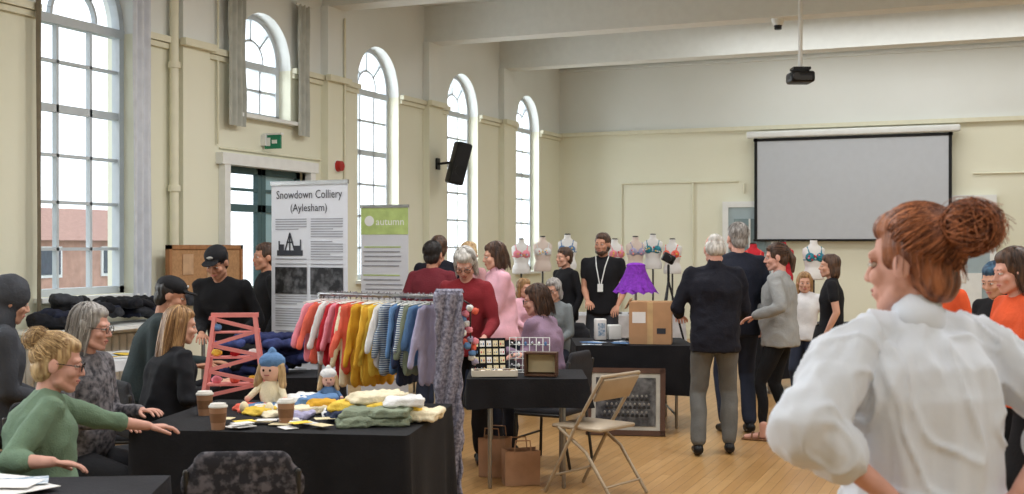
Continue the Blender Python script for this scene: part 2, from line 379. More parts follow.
curtain('window_curtain',8.28+.58,.26,1.0,4.3,CUR); curtain('window_curtain',8.28-.70,.07,1.0,4.3,mat('dark_curtain_edge',(120,112,96),.9,.1))
curtain('window_curtain',10.97-.64,.28,2.9,4.4,CURG); curtain('window_curtain',10.97+.66,.26,2.9,4.4,CURG)
b=B()
for i in range(22): b.box((0,-1.1+i*.1,.55),(.09,.085,.6),WHITE,bev=.015)
b.tube([(0,-1.2,.3),(0,1.2,.3)],.02,WHITE).tube([(0,-1.15,0),(0,-1.15,.3)],.02,WHITE).tube([(0,1.15,0),(0,1.15,.3)],.02,WHITE)
b.box((0,0,.88),(.2,2.3,.03),WHITE); b.build('radiator',(LX+.14,8.1,0))
b=B(); random.seed(21)
cmats=[cloth('dark_coat_fabric',(26,27,34),.3),cloth('navy_coat_fabric',(34,38,56),.25),cloth('charcoal_coat_fabric',(52,54,60),.25),BLK]
for i in range(15):
    y0=-1.0+i*.115; h=random.uniform(.03,.12)+.09*math.sin(i*.6)**2; an=random.uniform(-.9,.9)
    prim=[]
    for q in range(4):
        c=V((random.uniform(-.1,.1),y0+random.uniform(-.07,.07),h+random.uniform(-.01,.05))); dv=V((math.cos(an+q*.5),math.sin(an+q*.5),random.uniform(-.25,.15)))*random.uniform(.08,.13)
        prim.append(p_caps(c-dv,.045,c+dv,.04,side=(0,0,1),flat=1.5))
    b.add(remesh(prim,.014,2,(.025,15,15,15),seed=i),cmats[i%4])
b.box((.02,-.15,-.02),(.5,2.1,.03),WHITE)
for yy in(-1.0,.7): b.tube([(.24,yy,-.92),(.24,yy,-.02)],.018,STEEL)
b.build('heap_of_jackets',(LX+.4,8.35,.97))
WOOD=mat('light_brown_wood',(158,112,74),.6,.12,vs=5,stretch=(1,6,1)); CORK=mat('cork_board',(172,132,94),.9,.12,vs=40)
b=B(); b.box((0,0,0),(.03,1.1,.52),CORK)
for z in(-.27,.27): b.box((.005,0,z),(.05,1.18,.04),WOOD)
for y in(-.57,.57): b.box((.005,y,0),(.05,.04,.58),WOOD)
b.box((.02,.1,.05),(.006,.2,.28),mat('faded_poster',(184,150,118),.8,.15)); b.box((.02,-.3,.1),(.006,.16,.2),_m['faded_poster']); b.build('notice_board',(LX+.16,9.72,1.36))
BRICK=mat('brick_building',(186,150,134),.9,.12,vs=3); ROOF=mat('roof_tiles',(164,130,118),.9,.1,vs=8); GRASS=mat('outside_ground',(140,144,130),.95,.15)
b=B(); b.box((0,0,.9),(8,22,1.8),BRICK); b.add(([(-4.3,-11.3,1.8),(4.3,-11.3,1.8),(4.3,11.3,1.8),(-4.3,11.3,1.8),(0,-11.3,3.0),(0,11.3,3.0)],[(0,1,4),(2,3,5),(1,2,5,4),(3,0,4,5)]),ROOF,False)
for y in range(-9,10,3): b.box((4.02,y,1.1),(.06,1.2,1.0),WHITE).box((4.06,y,1.1),(.04,1.0,.8),mat('dark_glass',(70,80,90),.1))
b.build('brick_house',(-32,26,0))
B().box((-29.9,10,-.05),(44,60,.1),GRASS).build('outside_ground')
# ---------------------------------------------------------------- people
def ik(a,t,l1,l2,pole):
    a=V(a);t=V(t);d=t-a;L=d.length
    if L>(l1+l2)*.995: t=a+d*((l1+l2)*.995/L); d=t-a; L=d.length
    L=max(L,abs(l1-l2)+.02)
    x=(l1*l1-l2*l2+L*L)/(2*L); h=math.sqrt(max(0,l1*l1-x*x)); dn=d.normalized()
    p=V(pole); p=(p-dn*p.dot(dn))
    p=p.normalized() if p.length>1e-4 else V((0,0,1))
    return a+dn*x+p*h,t
def add_hand(b,w,dirv,right,skin,s,back=None,curl=18):
    Y=dirv.normalized()
    if back is None: back=V((0,0,1)) if abs(Y.z)<.7 else V((1 if right else -1,0,0))
    Z=(back-Y*back.dot(Y)).normalized(); X=Y.cross(Z); t=-1 if right else 1
    M=Matrix((X,Y,Z)).transposed()
    def T(x,y,z): return w+M@(V((x*t,y,z))*s)
    for i,(x,L,fan) in enumerate(((.030,.072,.10),(.010,.080,.03),(-.010,.075,-.04),(-.029,.058,-.12))):
        p=V((x,.088-abs(x-.008)*.25,0)); a=math.radians(curl*.5); segs=(L*.45,L*.3,L*.25); r=.0088
        for sg in segs:
            q=p+V((math.sin(fan)*sg,math.cos(a)*sg,-math.sin(a)*sg)); b.add(p_caps(T(*p),r*s,T(*q),r*.9*s,n=8,k=3),skin); p=q;a+=math.radians(curl);r*=.9
    pts=[(.022,.022,-.006),(.046,.052,-.014),(.056,.078,-.022),(.058,.1,-.03)]; rr=[.014,.011,.0095,.008]
    for i in range(3): b.add(p_caps(T(*pts[i]),rr[i]*s,T(*pts[i+1]),rr[i+1]*s,n=8,k=3),skin)
    return [p_caps(T(0,.018,0),.027*s,T(0,.072,0),.04*s,side=X,flat=.36)]
def strands(b,HM,style,hm,n,q,seed):
    rn=random.Random(seed); c=V((0,-.022,.038)); R=V((.0885,.0995,.0955))
    lt=mat(hm.name+'_highlight',tuple(min(255,int(x*1.12)) for x in hm['rgb2']),.45,.1,spec=.4); dk=mat(hm.name+'_lowlight',tuple(int(x*.95) for x in hm['rgb']),.5,.1,spec=.4)
    md=mat(hm.name+'_midtone',tuple(int((x+y)/2) for x,y in zip(hm['rgb'],hm['rgb2'])),.45,.1,spec=.4)
    def un(ph,th): return V((math.sin(th)*math.sin(ph),math.sin(th)*math.cos(ph),math.cos(th)))
    def hl(ph):
        a=abs(math.degrees(ph))
        return math.radians(54 if a<45 else (54+(a-45)*.95 if a<90 else 97+(a-90)*.5))
    def on(u,k): return c+V((u.x*R.x,u.y*R.y,u.z*R.z))*k
    r=.0013*q; vol=1.07 if style=='messy' else 1.0
    for i in range(n):
        ph=rn.uniform(-math.pi,math.pi); m=rn.choice((hm,lt,dk,md,md)); pts=[]
        if style in('bun','messy','pony'):
            u0=un(ph,hl(ph)*rn.uniform(.55,1.0)); u1=V((0,-.80,.6)) if style!='pony' else V((0,-.97,.2)); sw=rn.uniform(-.14,.14); lf=rn.random()*(.05 if style=='messy' else .012)
            for j in range(8):
                t=j/7; u=(u0.lerp(u1,t)+V((sw,sw,-abs(sw)))*math.sin(t*3.14)).normalized(); pts.append(on(u,1.0+(vol-1)*math.sin(t*3.14)**.5+lf*math.sin(t*3.14)+.012*rn.random()))
        elif style in('bob','long'):
            L=(-.12 if style=='bob' else -.27)+rn.uniform(-.03,.03); h=hl(ph)
            for j in range(7):
                th=.12+(h-.12)*j/6; pts.append(on(un(ph,th),1.01+.02*rn.random()))
            if abs(math.degrees(ph))>58:
                p=pts[-1].copy() if math.degrees(h)<95 else on(un(ph,1.65),1.04)
                if math.degrees(h)>=95: pts=pts[:5]+[p.copy()]
                steps=6
                for j in range(steps):
                    p=p+V((.002*math.sin(j*1.3+ph*5)*1.5,-.002+.003*math.sin(j+ph*7),(L-p.z)/(steps-j))); pts.append(p.copy())
        else:
            t0=rn.uniform(.05,max(.1,hl(ph)-.4))
            for j in range(5): pts.append(on(un(ph+.06*j*rn.uniform(.5,1),t0+.11*j),1.0+.03*j/4*rn.random()+.01))
        b.add(p_strand([HM@p for p in pts],r),m)
    if style in('messy','bun'):
        bc=V((0,-.145,.075)) if style=='messy' else V((0,-.1,.085)); R0=.056 if style=='messy' else .046
        for i in range(int(n*.5)):
            a=V((rn.gauss(0,1),rn.gauss(0,.7),rn.gauss(0,1))).normalized(); f_,u,v=frame(a); r0=R0*rn.uniform(.7,1.15); st=rn.uniform(0,6.28); off=a*rn.uniform(-.02,.02); m=rn.choice((hm,lt,dk,md,lt))
            b.add(p_strand([HM@(bc+off+(u*math.cos(st+j*.42)+v*math.sin(st+j*.42)*.85)*r0*(1+.045*j)) for j in range(8)],r),m)
        if style=='messy':
            for i in range(150):
                a=rn.uniform(-1.2,1.2); p=bc+V((.035*math.sin(a*2),-.02+.03*rn.random(),.02*math.cos(a))); dv=V((rn.uniform(-.7,.7),rn.uniform(-.8,-.1),rn.uniform(-.9,.7))).normalized(); pts=[p]
                for j in range(6): pts.append(pts[-1]+dv*.013); dv=(dv+V((rn.uniform(-.25,.25),rn.uniform(-.1,.1),-.32))).normalized()
                b.add(p_strand([HM@x for x in pts],r),rn.choice((hm,lt,md)))
            for i in range(60):
                sx=rn.choice((-1,1)); p=on(un(sx*rn.uniform(1.3,3.1),rn.uniform(1.5,2.0)),1.0); pts=[p]; dv=V((sx*.15,rn.uniform(-.2,.1),-1)).normalized()
                for j in range(5): pts.append(pts[-1]+dv*.010); dv=(dv+V((rn.uniform(-.25,.25),rn.uniform(-.2,.2),-.1))).normalized()
                b.add(p_strand([HM@x for x in pts],r*.8),rn.choice((hm,lt,md)))
def person(name,r,d,yaw=0,H=1.7,pose='stand',top=None,bottom=None,shoe=None,skin=SKIN,hairm=H_BRN,hair='short',lean=0,side=0,turn=0,nod=0,
           hR=None,hL=None,pR=None,pL=None,fR=None,fL=None,fem=False,fat=1.0,sleeve=1.0,loose=0.0,seat=.45,vox=.016,glasses=False,hat=None,
           skirt=None,fold=(.008,7,7,5),hs=1.0,puff=0,dz=0,hd=(None,None),lanyard=None,apron=None,hemdrop=.0,collar=False,curl=18,beard=None,extra=None,belly=0,ns=0,fold2=None):
    s=H/1.75; b=B(); th=math.radians(yaw); f=(-math.sin(th),math.cos(th)); e=(math.cos(th),math.sin(th))
    def loc(t):
        dr,dd=t[0]-r,t[1]-d; return V((dr*e[0]+dd*e[1],dr*f[0]+dd*f[1],t[2]))
    top=top or BLK; bottom=bottom or BLK; shoe=shoe or BLKP
    hipz=(.93*s if pose=='stand' else seat+.095*s)+dz
    P=V((0,0,hipz))
    def sp(L,k=1.0):
        a=math.radians(lean*k); c=math.radians(side*k); return V((math.sin(c)*L,math.sin(a)*L*math.cos(c),math.cos(a)*math.cos(c)*L))*s
    waist=P+sp(.14,.6); chest=waist+sp(.20); nb=chest+sp(.19); hc=nb+sp(.075,1.0)+V((0,.02*s,.075*s)) + (sp(.05,.5)-sp(.05,0))
    sw=(.160 if fem else .185)*s*(1+.1*(fat-1)); sa=math.radians(side); ux=V((math.cos(sa),0,-math.sin(sa)))
    sR=chest+sp(.145)+ux*sw; sL=chest+sp(.145)-ux*sw
    g=loose; TM=Matrix.Rotation(-math.radians(lean),3,'X'); T5=Matrix.Rotation(-math.radians(lean*.6),3,'X'); I3=Matrix.Identity(3); k1=.4+.6*fat; by=belly*s
    hp_=(.172 if fem else .160)*s*k1+g; 
    drop=.07*s+hemdrop if pose=='stand' else .05*s
    secs=[(P+V((0,0,-drop)),hp_*(1.02 if fem else 1.0),.125*s*k1+g,I3),(P+V((0,0,-.01*s)),hp_*1.01,.126*s*k1+g,I3),
          (P+sp(.07,.6)+V((0,by*.6,0)),(.155 if fem else .158)*s*k1+g,.118*s*k1+g+by*.5,T5),
          (waist+V((0,by,0)),(.132 if fem else .152)*s*fat+g,.108*s*fat+g+by*.6,T5),
          (waist+sp(.09)+V((0,by*.6,0)),(.140 if fem else .160)*s*k1+g,.110*s*k1+g+by*.3,TM),
          (chest+sp(.01),(.152 if fem else .174)*s*k1+g,.118*s*k1+g*.8,TM),
          (chest+sp(.085),(.152 if fem else .178)*s*k1+g*.8,.108*s*k1+g*.6,TM),
          (chest+sp(.135),(.140 if fem else .165)*s*k1+g*.5,.088*s+g*.4,TM),
          (chest+sp(.17),(.105 if fem else .120)*s,.072*s+g*.2,TM),(chest+sp(.20),.064*s,.060*s,TM)]
    up=[p_loft(secs),p_caps(nb+V((0,-.014*s,-.005*s)),.056*s,sR-ux*.02*s-sp(.003),.048*s+g*.3),p_caps(nb+V((0,-.014*s,-.005*s)),.056*s,sL+ux*.02*s-sp(.003),.048*s+g*.3)]
    if fem:
        for sx in(-1,1): up.append(p_ell(chest+TM@V((sx*.064*s,.075*s,-.01*s)),(.064*s,.06*s,.066*s)))
    if collar: up.append(p_caps(nb+V((0,-.01,.0)),.070*s,nb+V((0,.0,.035*s)),.064*s))
    la,lf=.285*s,.25*s
    for right in(True,False):
        sh=sR if right else sL; sx=1 if right else -1; t=hR if right else hL; pl=pR if right else pL
        if t is None:
            t=V((sx*(sw+.05*s),.06*s,sh.z-.50*s)) if pose=='stand' else V((sx*.13*s,.30*s,seat+.20*s+dz))
        else: t=loc(t)
        pole=V(pl) if pl else V((sx*.35,-.8,-.4))
        el,wr=ik(sh,t,la,lf,pole)
        A=[]
        c=.005+g*.3
        up.append(p_caps(sh,.054*s+g*.3,sh.lerp(el,.5),.047*s+c+puff*.45))
        fd=(wr-el).normalized()
        if sleeve>=1:
            up+= [p_caps(sh.lerp(el,.5),.047*s+c+puff*.45,el,.041*s+c+puff*.8), p_caps(el,.041*s+c+puff*.8,el.lerp(wr,.6),.036*s+c+puff*.9), p_caps(el.lerp(wr,.6),.036*s+c+puff*.9,wr-fd*.015,.028*s+c*.8)]
        elif sleeve>.6:
            up+=[p_caps(sh.lerp(el,.5),.047*s+c+puff*.45,el,.042*s+c+puff*.8),p_caps(el,.042*s+c+puff*.8,el.lerp(wr,.38),.038*s+c+puff*.35)]
        else: A.append(p_caps(sh.lerp(el,.3),.044*s,el,.036*s))
        A+=[p_caps(el,.036*s,el.lerp(wr,.3),.036*s),p_caps(el.lerp(wr,.3),.036*s,wr,.024*s,side=(1,0,0))]
        hdir=fd; h=hd[0] if right else hd[1]; bk=None
        if h:
            hdir=loc((r+h[0],d+h[1],h[2])).normalized()
            if len(h)>3: bk=loc((r+h[3],d+h[4],h[5]))
        A+=add_hand(b,wr,hdir,right,skin,s*.98,bk,curl)
        b.add(remesh(A,.008,2),skin)
    b.add(remesh(up,vox,3,fold,seed=r*3+d,fold2=fold2),top)
    lo=[p_ell(P+V((0,-.005,-.01)),((.160 if fem else .148)*s*k1,.112*s*k1,.12*s))]
    lt,lc=.43*s,.42*s
    for right in(True,False):
        sx=1 if right else -1; t=fR if right else fL
        hip=P+V((sx*.085*s,0,-.03*s))
        t=loc(t) if t is not None else (V((sx*.1*s,.0,.085*s)) if pose=='stand' else V((sx*.13*s,.40*s,.085*s)))
        kn,an=ik(hip,t,lt,lc,V((sx*.12,1,.3)))
        tight=.0 if (bottom.name.startswith('leg')) else .014
        lo+=[p_caps(hip,.088*s*k1,kn,.056*s+tight),p_caps(kn,.054*s+tight,kn.lerp(an,.35)+V((0,-.012,0)),.052*s+tight),p_caps(kn.lerp(an,.35)+V((0,-.012,0)),.052*s+tight,an+V((0,0,.01 if not tight else .035)),(.036 if not tight else .058)*s)]
        if shoe.name=='sandal_tan':
            b.add(remesh([p_caps(an+V((0,-.035*s,-.045*s)),.03*s,an+V((0,.06*s,-.05*s)),.032*s,side=(1,0,0)),p_caps(an+V((0,.06*s,-.052*s)),.03*s,an+V((sx*.02,.15*s,-.06*s)),.022*s,side=(1,0,0)),p_caps(an+V((0,0,-.03)),.034*s,an+V((0,0,.05)),.036*s)],.009,2),skin)
            b.box(an+V((sx*.005,.055*s,-.078*s)),(.09*s,.26*s,.014),shoe,bev=.005)
            for yy in(.03,.09): b.tube([an+V((-.045*s,yy,-.07*s)),an+V((-.02,yy,-.022*s)),an+V((.02,yy,-.022*s)),an+V((.045*s,yy,-.07*s))],.007,shoe)
        else:
            foot=[p_caps(an+V((0,-.035*s,-.035*s)),.042*s,an+V((0,.06*s,-.045*s)),.04*s,side=(1,0,0)),p_caps(an+V((0,.06*s,-.045*s)),.04*s,an+V((sx*.02,.155*s,-.056*s)),.029*s,side=(1,0,0)),p_caps(an,.04*s,an+V((0,0,.03)),.04*s)]
            fm=remesh(foot,.011,2); zmin=an.z-.085*s+.001
            b.add(([V((v.x,v.y,max(v.z,zmin))) for v in fm[0]],fm[1]),shoe)
    b.add(remesh(lo,vox,3,(fold[0]*.9,5,5,6),seed=d),bottom)
    if skirt:
        L,rb,sm_=skirt; n=36;vs=[];fs=[]
        for j in range(9):
            tt=j/8; rr=.17*s*fat+(rb-.17*s*fat)*tt**.8; z=P.z+.06-L*tt
            for i in range(n):
                a=2*math.pi*i/n; q=rr*(1+.06*tt*math.sin(a*9+j*.2)); vs.append((q*math.cos(a),q*math.sin(a)*.85,z))
        for j in range(8):
            for i in range(n): fs.append((j*n+i,j*n+(i+1)%n,(j+1)*n+(i+1)%n,(j+1)*n+i))
        b.add((vs,fs),sm_)
    q=s*hs; HM=Matrix.Translation(hc)@Matrix.Rotation(math.radians(turn),4,'Z')@Matrix.Rotation(-math.radians(nod+lean*.15),4,'X')@Matrix.Scale(q,4)
    hp=[p_ell((0,-.012,.03),(.076,.094,.09)),p_ell((0,.018,-.035),(.062,.072,.078)),p_ell((0,.066,-.098),(.024,.022,.02)),
        p_caps((-.045,.02,-.07),.024,(-.012,.06,-.097),.02),p_caps((.045,.02,-.07),.024,(.012,.06,-.097),.02),
        p_caps((0,.088,.008),.0085,(0,.106,-.030),.011,n=10),p_ell((.010,.098,-.035),(.008,.011,.007)),p_ell((-.010,.098,-.035),(.008,.011,.007)),
        p_caps((-.036,.074,.022),.014,(.036,.074,.022),.014),p_ell((.038,.062,-.028),(.026,.024,.024)),p_ell((-.038,.062,-.028),(.026,.024,.024)),
        p_ell((0,.078,-.066),(.028,.018,.022)),p_ell((.079,-.008,-.008),(.009,.022,.032)),p_ell((-.079,-.008,-.008),(.009,.022,.032))]
    hp=[xf(HM,x) for x in hp]
    hp.append(p_caps(HM@V((0,-.02,-.06)),.052*s,nb+V((0,-.01*s,-.02*s)),.056*s))
    hv=.0055 if vox<.013 else .008
    b.add(remesh(hp,hv,2),skin)
    for sx in(-1,1):
        b.add(p_ell((sx*.031,.078,.001),(.013,.012,.0075),n=10,k=6),EYEW,True,HM); b.add(p_ell((sx*.030,.088,.001),(.0055,.003,.005),n=8,k=6),IRIS,True,HM)
        b.add(p_caps((sx*.018,.088,.022),.003,(sx*.046,.079,.024),.0022,n=6,k=2),hairm,True,HM); b.add(p_caps((sx*.019,.086,.009),.005,(sx*.044,.079,.008),.0045,n=6,k=2),skin,True,HM); b.add(p_caps((sx*.019,.085,-.008),.004,(sx*.044,.078,-.007),.0035,n=6,k=2),skin,True,HM)
    b.add(p_caps((-.02,.088,-.062),.0038,(.0,.096,-.060),.005,n=8,k=2),LIP,True,HM); b.add(p_caps((.02,.088,-.062),.0038,(.0,.096,-.060),.005,n=8,k=2),LIP,True,HM); b.add(p_caps((-.014,.090,-.070),.0042,(.014,.090,-.070),.0042,n=8,k=2),LIP,True,HM)
    if glasses:
        for sx in(-1,1):
            pts=[(sx*.034+.023*math.cos(a),.102,.0+.018*math.sin(a)) for a in[2*math.pi*i/12 for i in range(13)]]
            b.tube([HM@V(p) for p in pts],.002*q,GLS,n=6); b.tube([HM@V((sx*.057,.102,.004)),HM@V((sx*.084,0,.006))],.002*q,GLS,n=6)
        b.tube([HM@V((-.011,.104,.004)),HM@V((.011,.104,.004))],.002*q,GLS,n=6)
    hh=[]
    base=[p_ell((0,-.022,.038),(.086,.097,.093)),p_ell((0,-.05,-.02),(.074,.058,.075))]
    fringe=p_ell((0,.0,.078),(.070,.083,.050))
    if hair=='short': hh=base+[fringe]
    elif hair=='bald': hh=[p_ell((0,-.05,-.005),(.083,.062,.062)),p_ell((0,-.034,.026),(.081,.074,.052)),p_ell((0,-.045,.065),(.062,.06,.053))]
    elif hair=='bob': hh=base+[fringe]+[p_caps((sx*.064,-.012,.03),.032,(sx*.068,-.018,-.1),.024) for sx in(-1,1)]+[p_ell((0,-.06,-.06),(.082,.05,.085))]
    elif hair=='long': hh=base+[fringe]+[p_caps((sx*.066,-.018,.03),.032,(sx*.070,-.025,-.2),.03) for sx in(-1,1)]+[p_caps((0,-.06,0),.07,(0,-.085,-.26),.06,side=(1,0,0),flat=.6)]
    elif hair=='bun': hh=base+[fringe,p_ell((0,-.1,.085),(.044,.042,.040))]
    elif hair=='messy': hh=base+[p_ell((0,-.03,.042),(.091,.098,.096)),p_ell((0,.0,.082),(.073,.083,.050)),p_caps((0,-.08,.06),.055,(0,-.135,.07),.038),p_ell((0,-.145,.075),(.05,.04,.05)),p_ell((0,-.06,-.04),(.07,.05,.06))]
    elif hair=='pony': hh=base+[fringe,p_caps((0,-.1,.05),.03,(0,-.14,-.03),.032),p_caps((0,-.14,-.03),.032,(0,-.13,-.14),.016)]
    if hh: b.add(remesh([xf(HM,x) for x in hh],hv*1.1,2,(.005*q,34,34,14),seed=r),hairm)
    if hair!='bald' and hat is None:
        if not ns: ns=400 if d<7.5 else (200 if d<10.5 else 0)
        if ns: strands(b,HM,hair,hairm,ns,q*(1 if d<4 else 1.5),int(r*100+d*10))
    if beard: b.add(remesh([xf(HM,x) for x in[p_ell((0,.045,-.088),(.05,.05,.036)),p_caps((-.07,.01,-.03),.012,(-.05,.03,-.08),.02),p_caps((.07,.01,-.03),.012,(.05,.03,-.08),.02)]],.008,1,(.004,40,40,40)),beard)
    if hat=='cap':
        CM=_m['cap_black']; b.add(remesh([xf(HM,x) for x in[p_ell((0,-.012,.062),(.088,.105,.072)),p_ell((0,.105,.050),(.068,.065,.009))]],.007,2),CM)
        b.add(p_ell((0,.088,.085),(.026,.008,.012)),mat('cap_badge',(170,168,165),.7),True,HM)
    if hat=='hood':
        b.add(remesh([xf(HM,x) for x in[p_ell((0,-.02,.035),(.105,.115,.118)),p_caps((0,-.03,-.05),.09,(0,-.03,-.14),.1)]],.012,3,(.01,12,12,12)),top)
    if lanyard:
        L=[nb+V((sx*.07*s,.03*s,.02*s)) for sx in(-1,1)]; cc=chest+V((0,.145*s+g,-.12*s))
        for l in L: b.tube([l,l.lerp(cc,.3)+V((0,.05,0)),cc],.006,lanyard,n=6)
        b.box(cc,(.06,.008,.085),WHITE)
    if extra: extra(b,dict(chest=chest,nb=nb,P=P,waist=waist,s=s,HM=HM))
    return b.put(name,r,d,0,yaw)
mat('cap_black',(22,22,26),.8)
DEN=cloth('denim_dark',(40,46,62)); GTR=cloth('grey_trousers',(100,100,98)); NAVY=cloth('navy_knit',(22,23,34),bump=.4); LEG=cloth('leggings_black',(18,18,21))
GRNK=cloth('sage_green_knit',(112,136,114),.12,.5,160); PATT=mat('patterned_grey_top',(52,52,58),.9,rgb2=(124,120,124),vs=38); COAT=cloth('black_puffer',(24,25,30),.25,.3,20)
MAR=cloth('maroon_jumper',(104,34,44)); PINK=cloth('pink_hoodie',(228,176,190)); LILAC=cloth('mauve_cardigan',(142,118,140)); GREYS=cloth('grey_sweatshirt',(150,152,152)); ORG=cloth('orange_top',(216,86,46)); WTEE=cloth('white_tshirt',(222,222,224)); GRC=cloth('charcoal_coat',(64,66,72))
BLOUSE=mat('white_cotton_blouse',(214,219,228),.85,.02,vs=3,bump=.3,bs=14,spec=.2)
REDC=cloth('red_cardigan',(128,36,44)); SAND=mat('sandal_tan',(120,84,56),.6)
def yoke(b,J):
    nb=J['nb']; b.add(p_caps(nb+V((0,-.012,.010)),.066,nb+V((0,-.004,.028)),.062,side=(1,0,0)),BLOUSE)
person('woman_in_white_blouse',1.0,2.88,12,1.745,'stand',BLOUSE,DEN,skin=SKIN3,hairm=H_AUB,hair='messy',lean=3,turn=38,nod=3,fem=True,fat=1.05,loose=.042,puff=.026,hs=1.06,
   vox=.0075,fold=(.022,14,14,3.0),fold2=(.010,9,9,3),hL=(.87,2.72,1.07),hR=(1.20,2.78,1.07),pL=(-.8,-.35,-.5),pR=(.8,-.35,-.5),hd=((-.5,.1,-.35),(.55,-.05,-.2)),extra=yoke,hemdrop=.0,sleeve=.8,ns=2000)
person('woman_in_green_jumper',-2.04,4.95,-62,1.60,'sit',GRNK,DEN,skin=SKIN3,hairm=H_BLO,hair='bun',lean=12,turn=-14,nod=8,fem=True,fat=1.38,loose=.016,vox=.011,glasses=True,hs=1.1,
   hL=(-1.66,5.40,.82),hR=(-1.80,4.62,.80),pL=(-.3,-.2,-1),pR=(.9,-.3,-.8),sleeve=.8,hd=((.6,.4,-.15),(.8,.5,-.1)),fold=(.014,8,8,8),belly=.03,fold2=(.006,9,9,5))
person('woman_with_grey_hair',-2.2,6.0,-105,1.68,'sit',PATT,BLK,skin=SKIN3,hairm=H_GRY,hair='bob',lean=5,turn=14,nod=6,fem=True,fat=1.15,vox=.012,glasses=True,hL=(-1.90,6.05,.80),hR=(-1.95,5.72,.78),dz=.04,belly=.03)
person('person_in_dark_hood',-2.98,6.7,-60,1.80,'sit',GRC,BLK,skin=SKIN,hairm=H_DRK,hair='short',lean=10,nod=16,fat=1.2,hat='hood',dz=.09,loose=.02)
person('woman_in_black_jacket',-2.10,7.1,-52,1.62,'sit',COAT,BLK,skin=SKIN,hairm=H_SANDY,hair='long',lean=10,turn=-10,nod=6,fem=True,fat=1.25,vox=.013,fold=(.016,9,9,9),hR=(-1.78,7.1,.80),hL=(-1.81,7.35,.8),loose=.02)
person('man_in_black_cap',-2.44,7.75,-80,1.72,'sit',cloth('teal_grey_jacket',(46,56,58)),BLK,skin=SKIN2,hairm=H_DRK,hair='short',hat='cap',lean=18,nod=14,fat=1.1,hR=(-2.08,7.7,.86),hL=(-2.04,7.95,.86),dz=.1,seat=.48,loose=.015)
person('man_bending_in_cap',-2.14,9.0,168,1.70,'stand',BLK,BLK,skin=SKIN2,hairm=H_DRK,hair='short',hat='cap',lean=24,nod=24,fat=1.05,hR=(-2.28,8.66,1.0),hL=(-1.98,8.64,1.0),loose=.01,fold=(.014,8,8,8))
person('man_in_black_coat',-2.1,10.1,115,1.68,'stand',BLK,DEN,skin=SKIN2,hairm=H_BRN,hair='short',turn=10)
person('woman_in_red_cardigan',-.33,8.95,172,1.66,'stand',REDC,BLK,skin=SKIN3,hairm=H_WHT,hair='bob',lean=14,nod=34,fem=True,fat=1.12,glasses=True,hR=(-.45,8.6,.98),hL=(-.2,8.58,.98),vox=.013,belly=.02,loose=.01,fold=(.012,8,8,8))
person('man_in_maroon_jumper',-.72,10.4,-20,1.70,'stand',MAR,DEN,skin=SKIN2,hairm=H_DRK,hair='short',lean=5,fat=1.1)
person('man_with_dark_hair',-.72,11.6,10,1.76,'stand',NAVY,DEN,skin=SKIN2,hairm=H_BRN,hair='short')
person('woman_in_pink_hoodie',-.1,10.3,112,1.69,'stand',PINK,DEN,skin=SKIN,hairm=H_BRN,hair='bob',lean=4,turn=-8,nod=8,fem=True,fat=1.2,hL=(-.35,10.15,1.0),hR=(-.35,10.4,1.0),collar=True,loose=.015,fold=(.014,8,8,8))
person('woman_with_fair_hair',-.44,11.9,-30,1.70,'stand',cloth('dusty_pink_top',(186,140,142)),DEN,skin=SKIN,hairm=H_BLO,hair='bob',fem=True,fat=1.05)
person('woman_in_mauve_cardigan',.27,8.95,62,1.68,'sit',LILAC,DEN,skin=SKIN3,hairm=H_BRN,hair='bob',lean=8,turn=22,nod=8,fem=True,fat=1.3,glasses=True,hL=(-.05,9.1,.84),hR=(.08,8.8,.84),vox=.013,dz=.04,belly=.03,loose=.015,fold=(.014,8,8,8))
person('woman_in_grey_top',.46,11.9,150,1.60,'sit',cloth('mid_grey_top',(118,124,126)),DEN,skin=SKIN,hairm=H_GRY,hair='bob',lean=8,nod=14,fem=True,fat=1.1,glasses=True,dz=.05)
person('child_in_pink_top',.12,12.3,-140,1.3,'sit',PINK,DEN,skin=SKIN,hairm=H_SANDY,hair='bob',hs=1.15,dz=.12,seat=.5,fem=True)
person('man_in_black_shirt',1.0,13.0,165,1.80,'stand',BLK,cloth('charcoal_trousers',(48,50,56)),skin=SKIN2,hairm=H_BRN,hair='short',beard=H_BRN,fat=1.08,sleeve=.5,lanyard=WHITE,turn=-12,hR=(.82,12.8,1.05),hL=(1.15,12.8,1.0))
person('person_in_black_jacket',.60,13.2,120,1.64,'stand',BLK,BLK,skin=SKIN,hairm=H_BRN,hair='short',fat=1.1)
person('man_in_navy_jumper',1.60,9.3,-6,1.755,'stand',NAVY,GTR,skin=SKIN3,hairm=H_WHT,hair='bald',lean=4,turn=8,nod=10,fat=1.16,vox=.012,hL=(1.36,9.58,1.08),hR=(1.80,9.58,1.04),pL=(-.35,-.6,-.6),pR=(.35,-.6,-.6),fR=(1.72,9.33,.085),fL=(1.46,9.25,.085),hemdrop=.05,collar=True,loose=.018,belly=.03,fold=(.014,8,8,9),fold2=(.006,8,8,6))
person('man_in_dark_jacket',1.98,10.35,5,1.86,'stand',cloth('dark_blue_jacket',(30,34,48)),DEN,skin=SKIN3,hairm=H_GRY,hair='short',turn=10,fat=1.12,loose=.015,hemdrop=.06)
person('woman_in_grey_sweatshirt',2.30,10.1,62,1.68,'stand',GREYS,LEG,shoe=SAND,skin=SKIN3,hairm=H_BRN,hair='pony',lean=2,turn=20,nod=6,fem=True,fat=1.15,vox=.012,hL=(2.05,9.95,1.05),hR=(2.1,10.3,1.1),fL=(2.12,9.95,.085),fR=(2.38,10.1,.085),loose=.02,hemdrop=.04,belly=.02,fold=(.014,8,8,8),fold2=(.006,8,8,6))
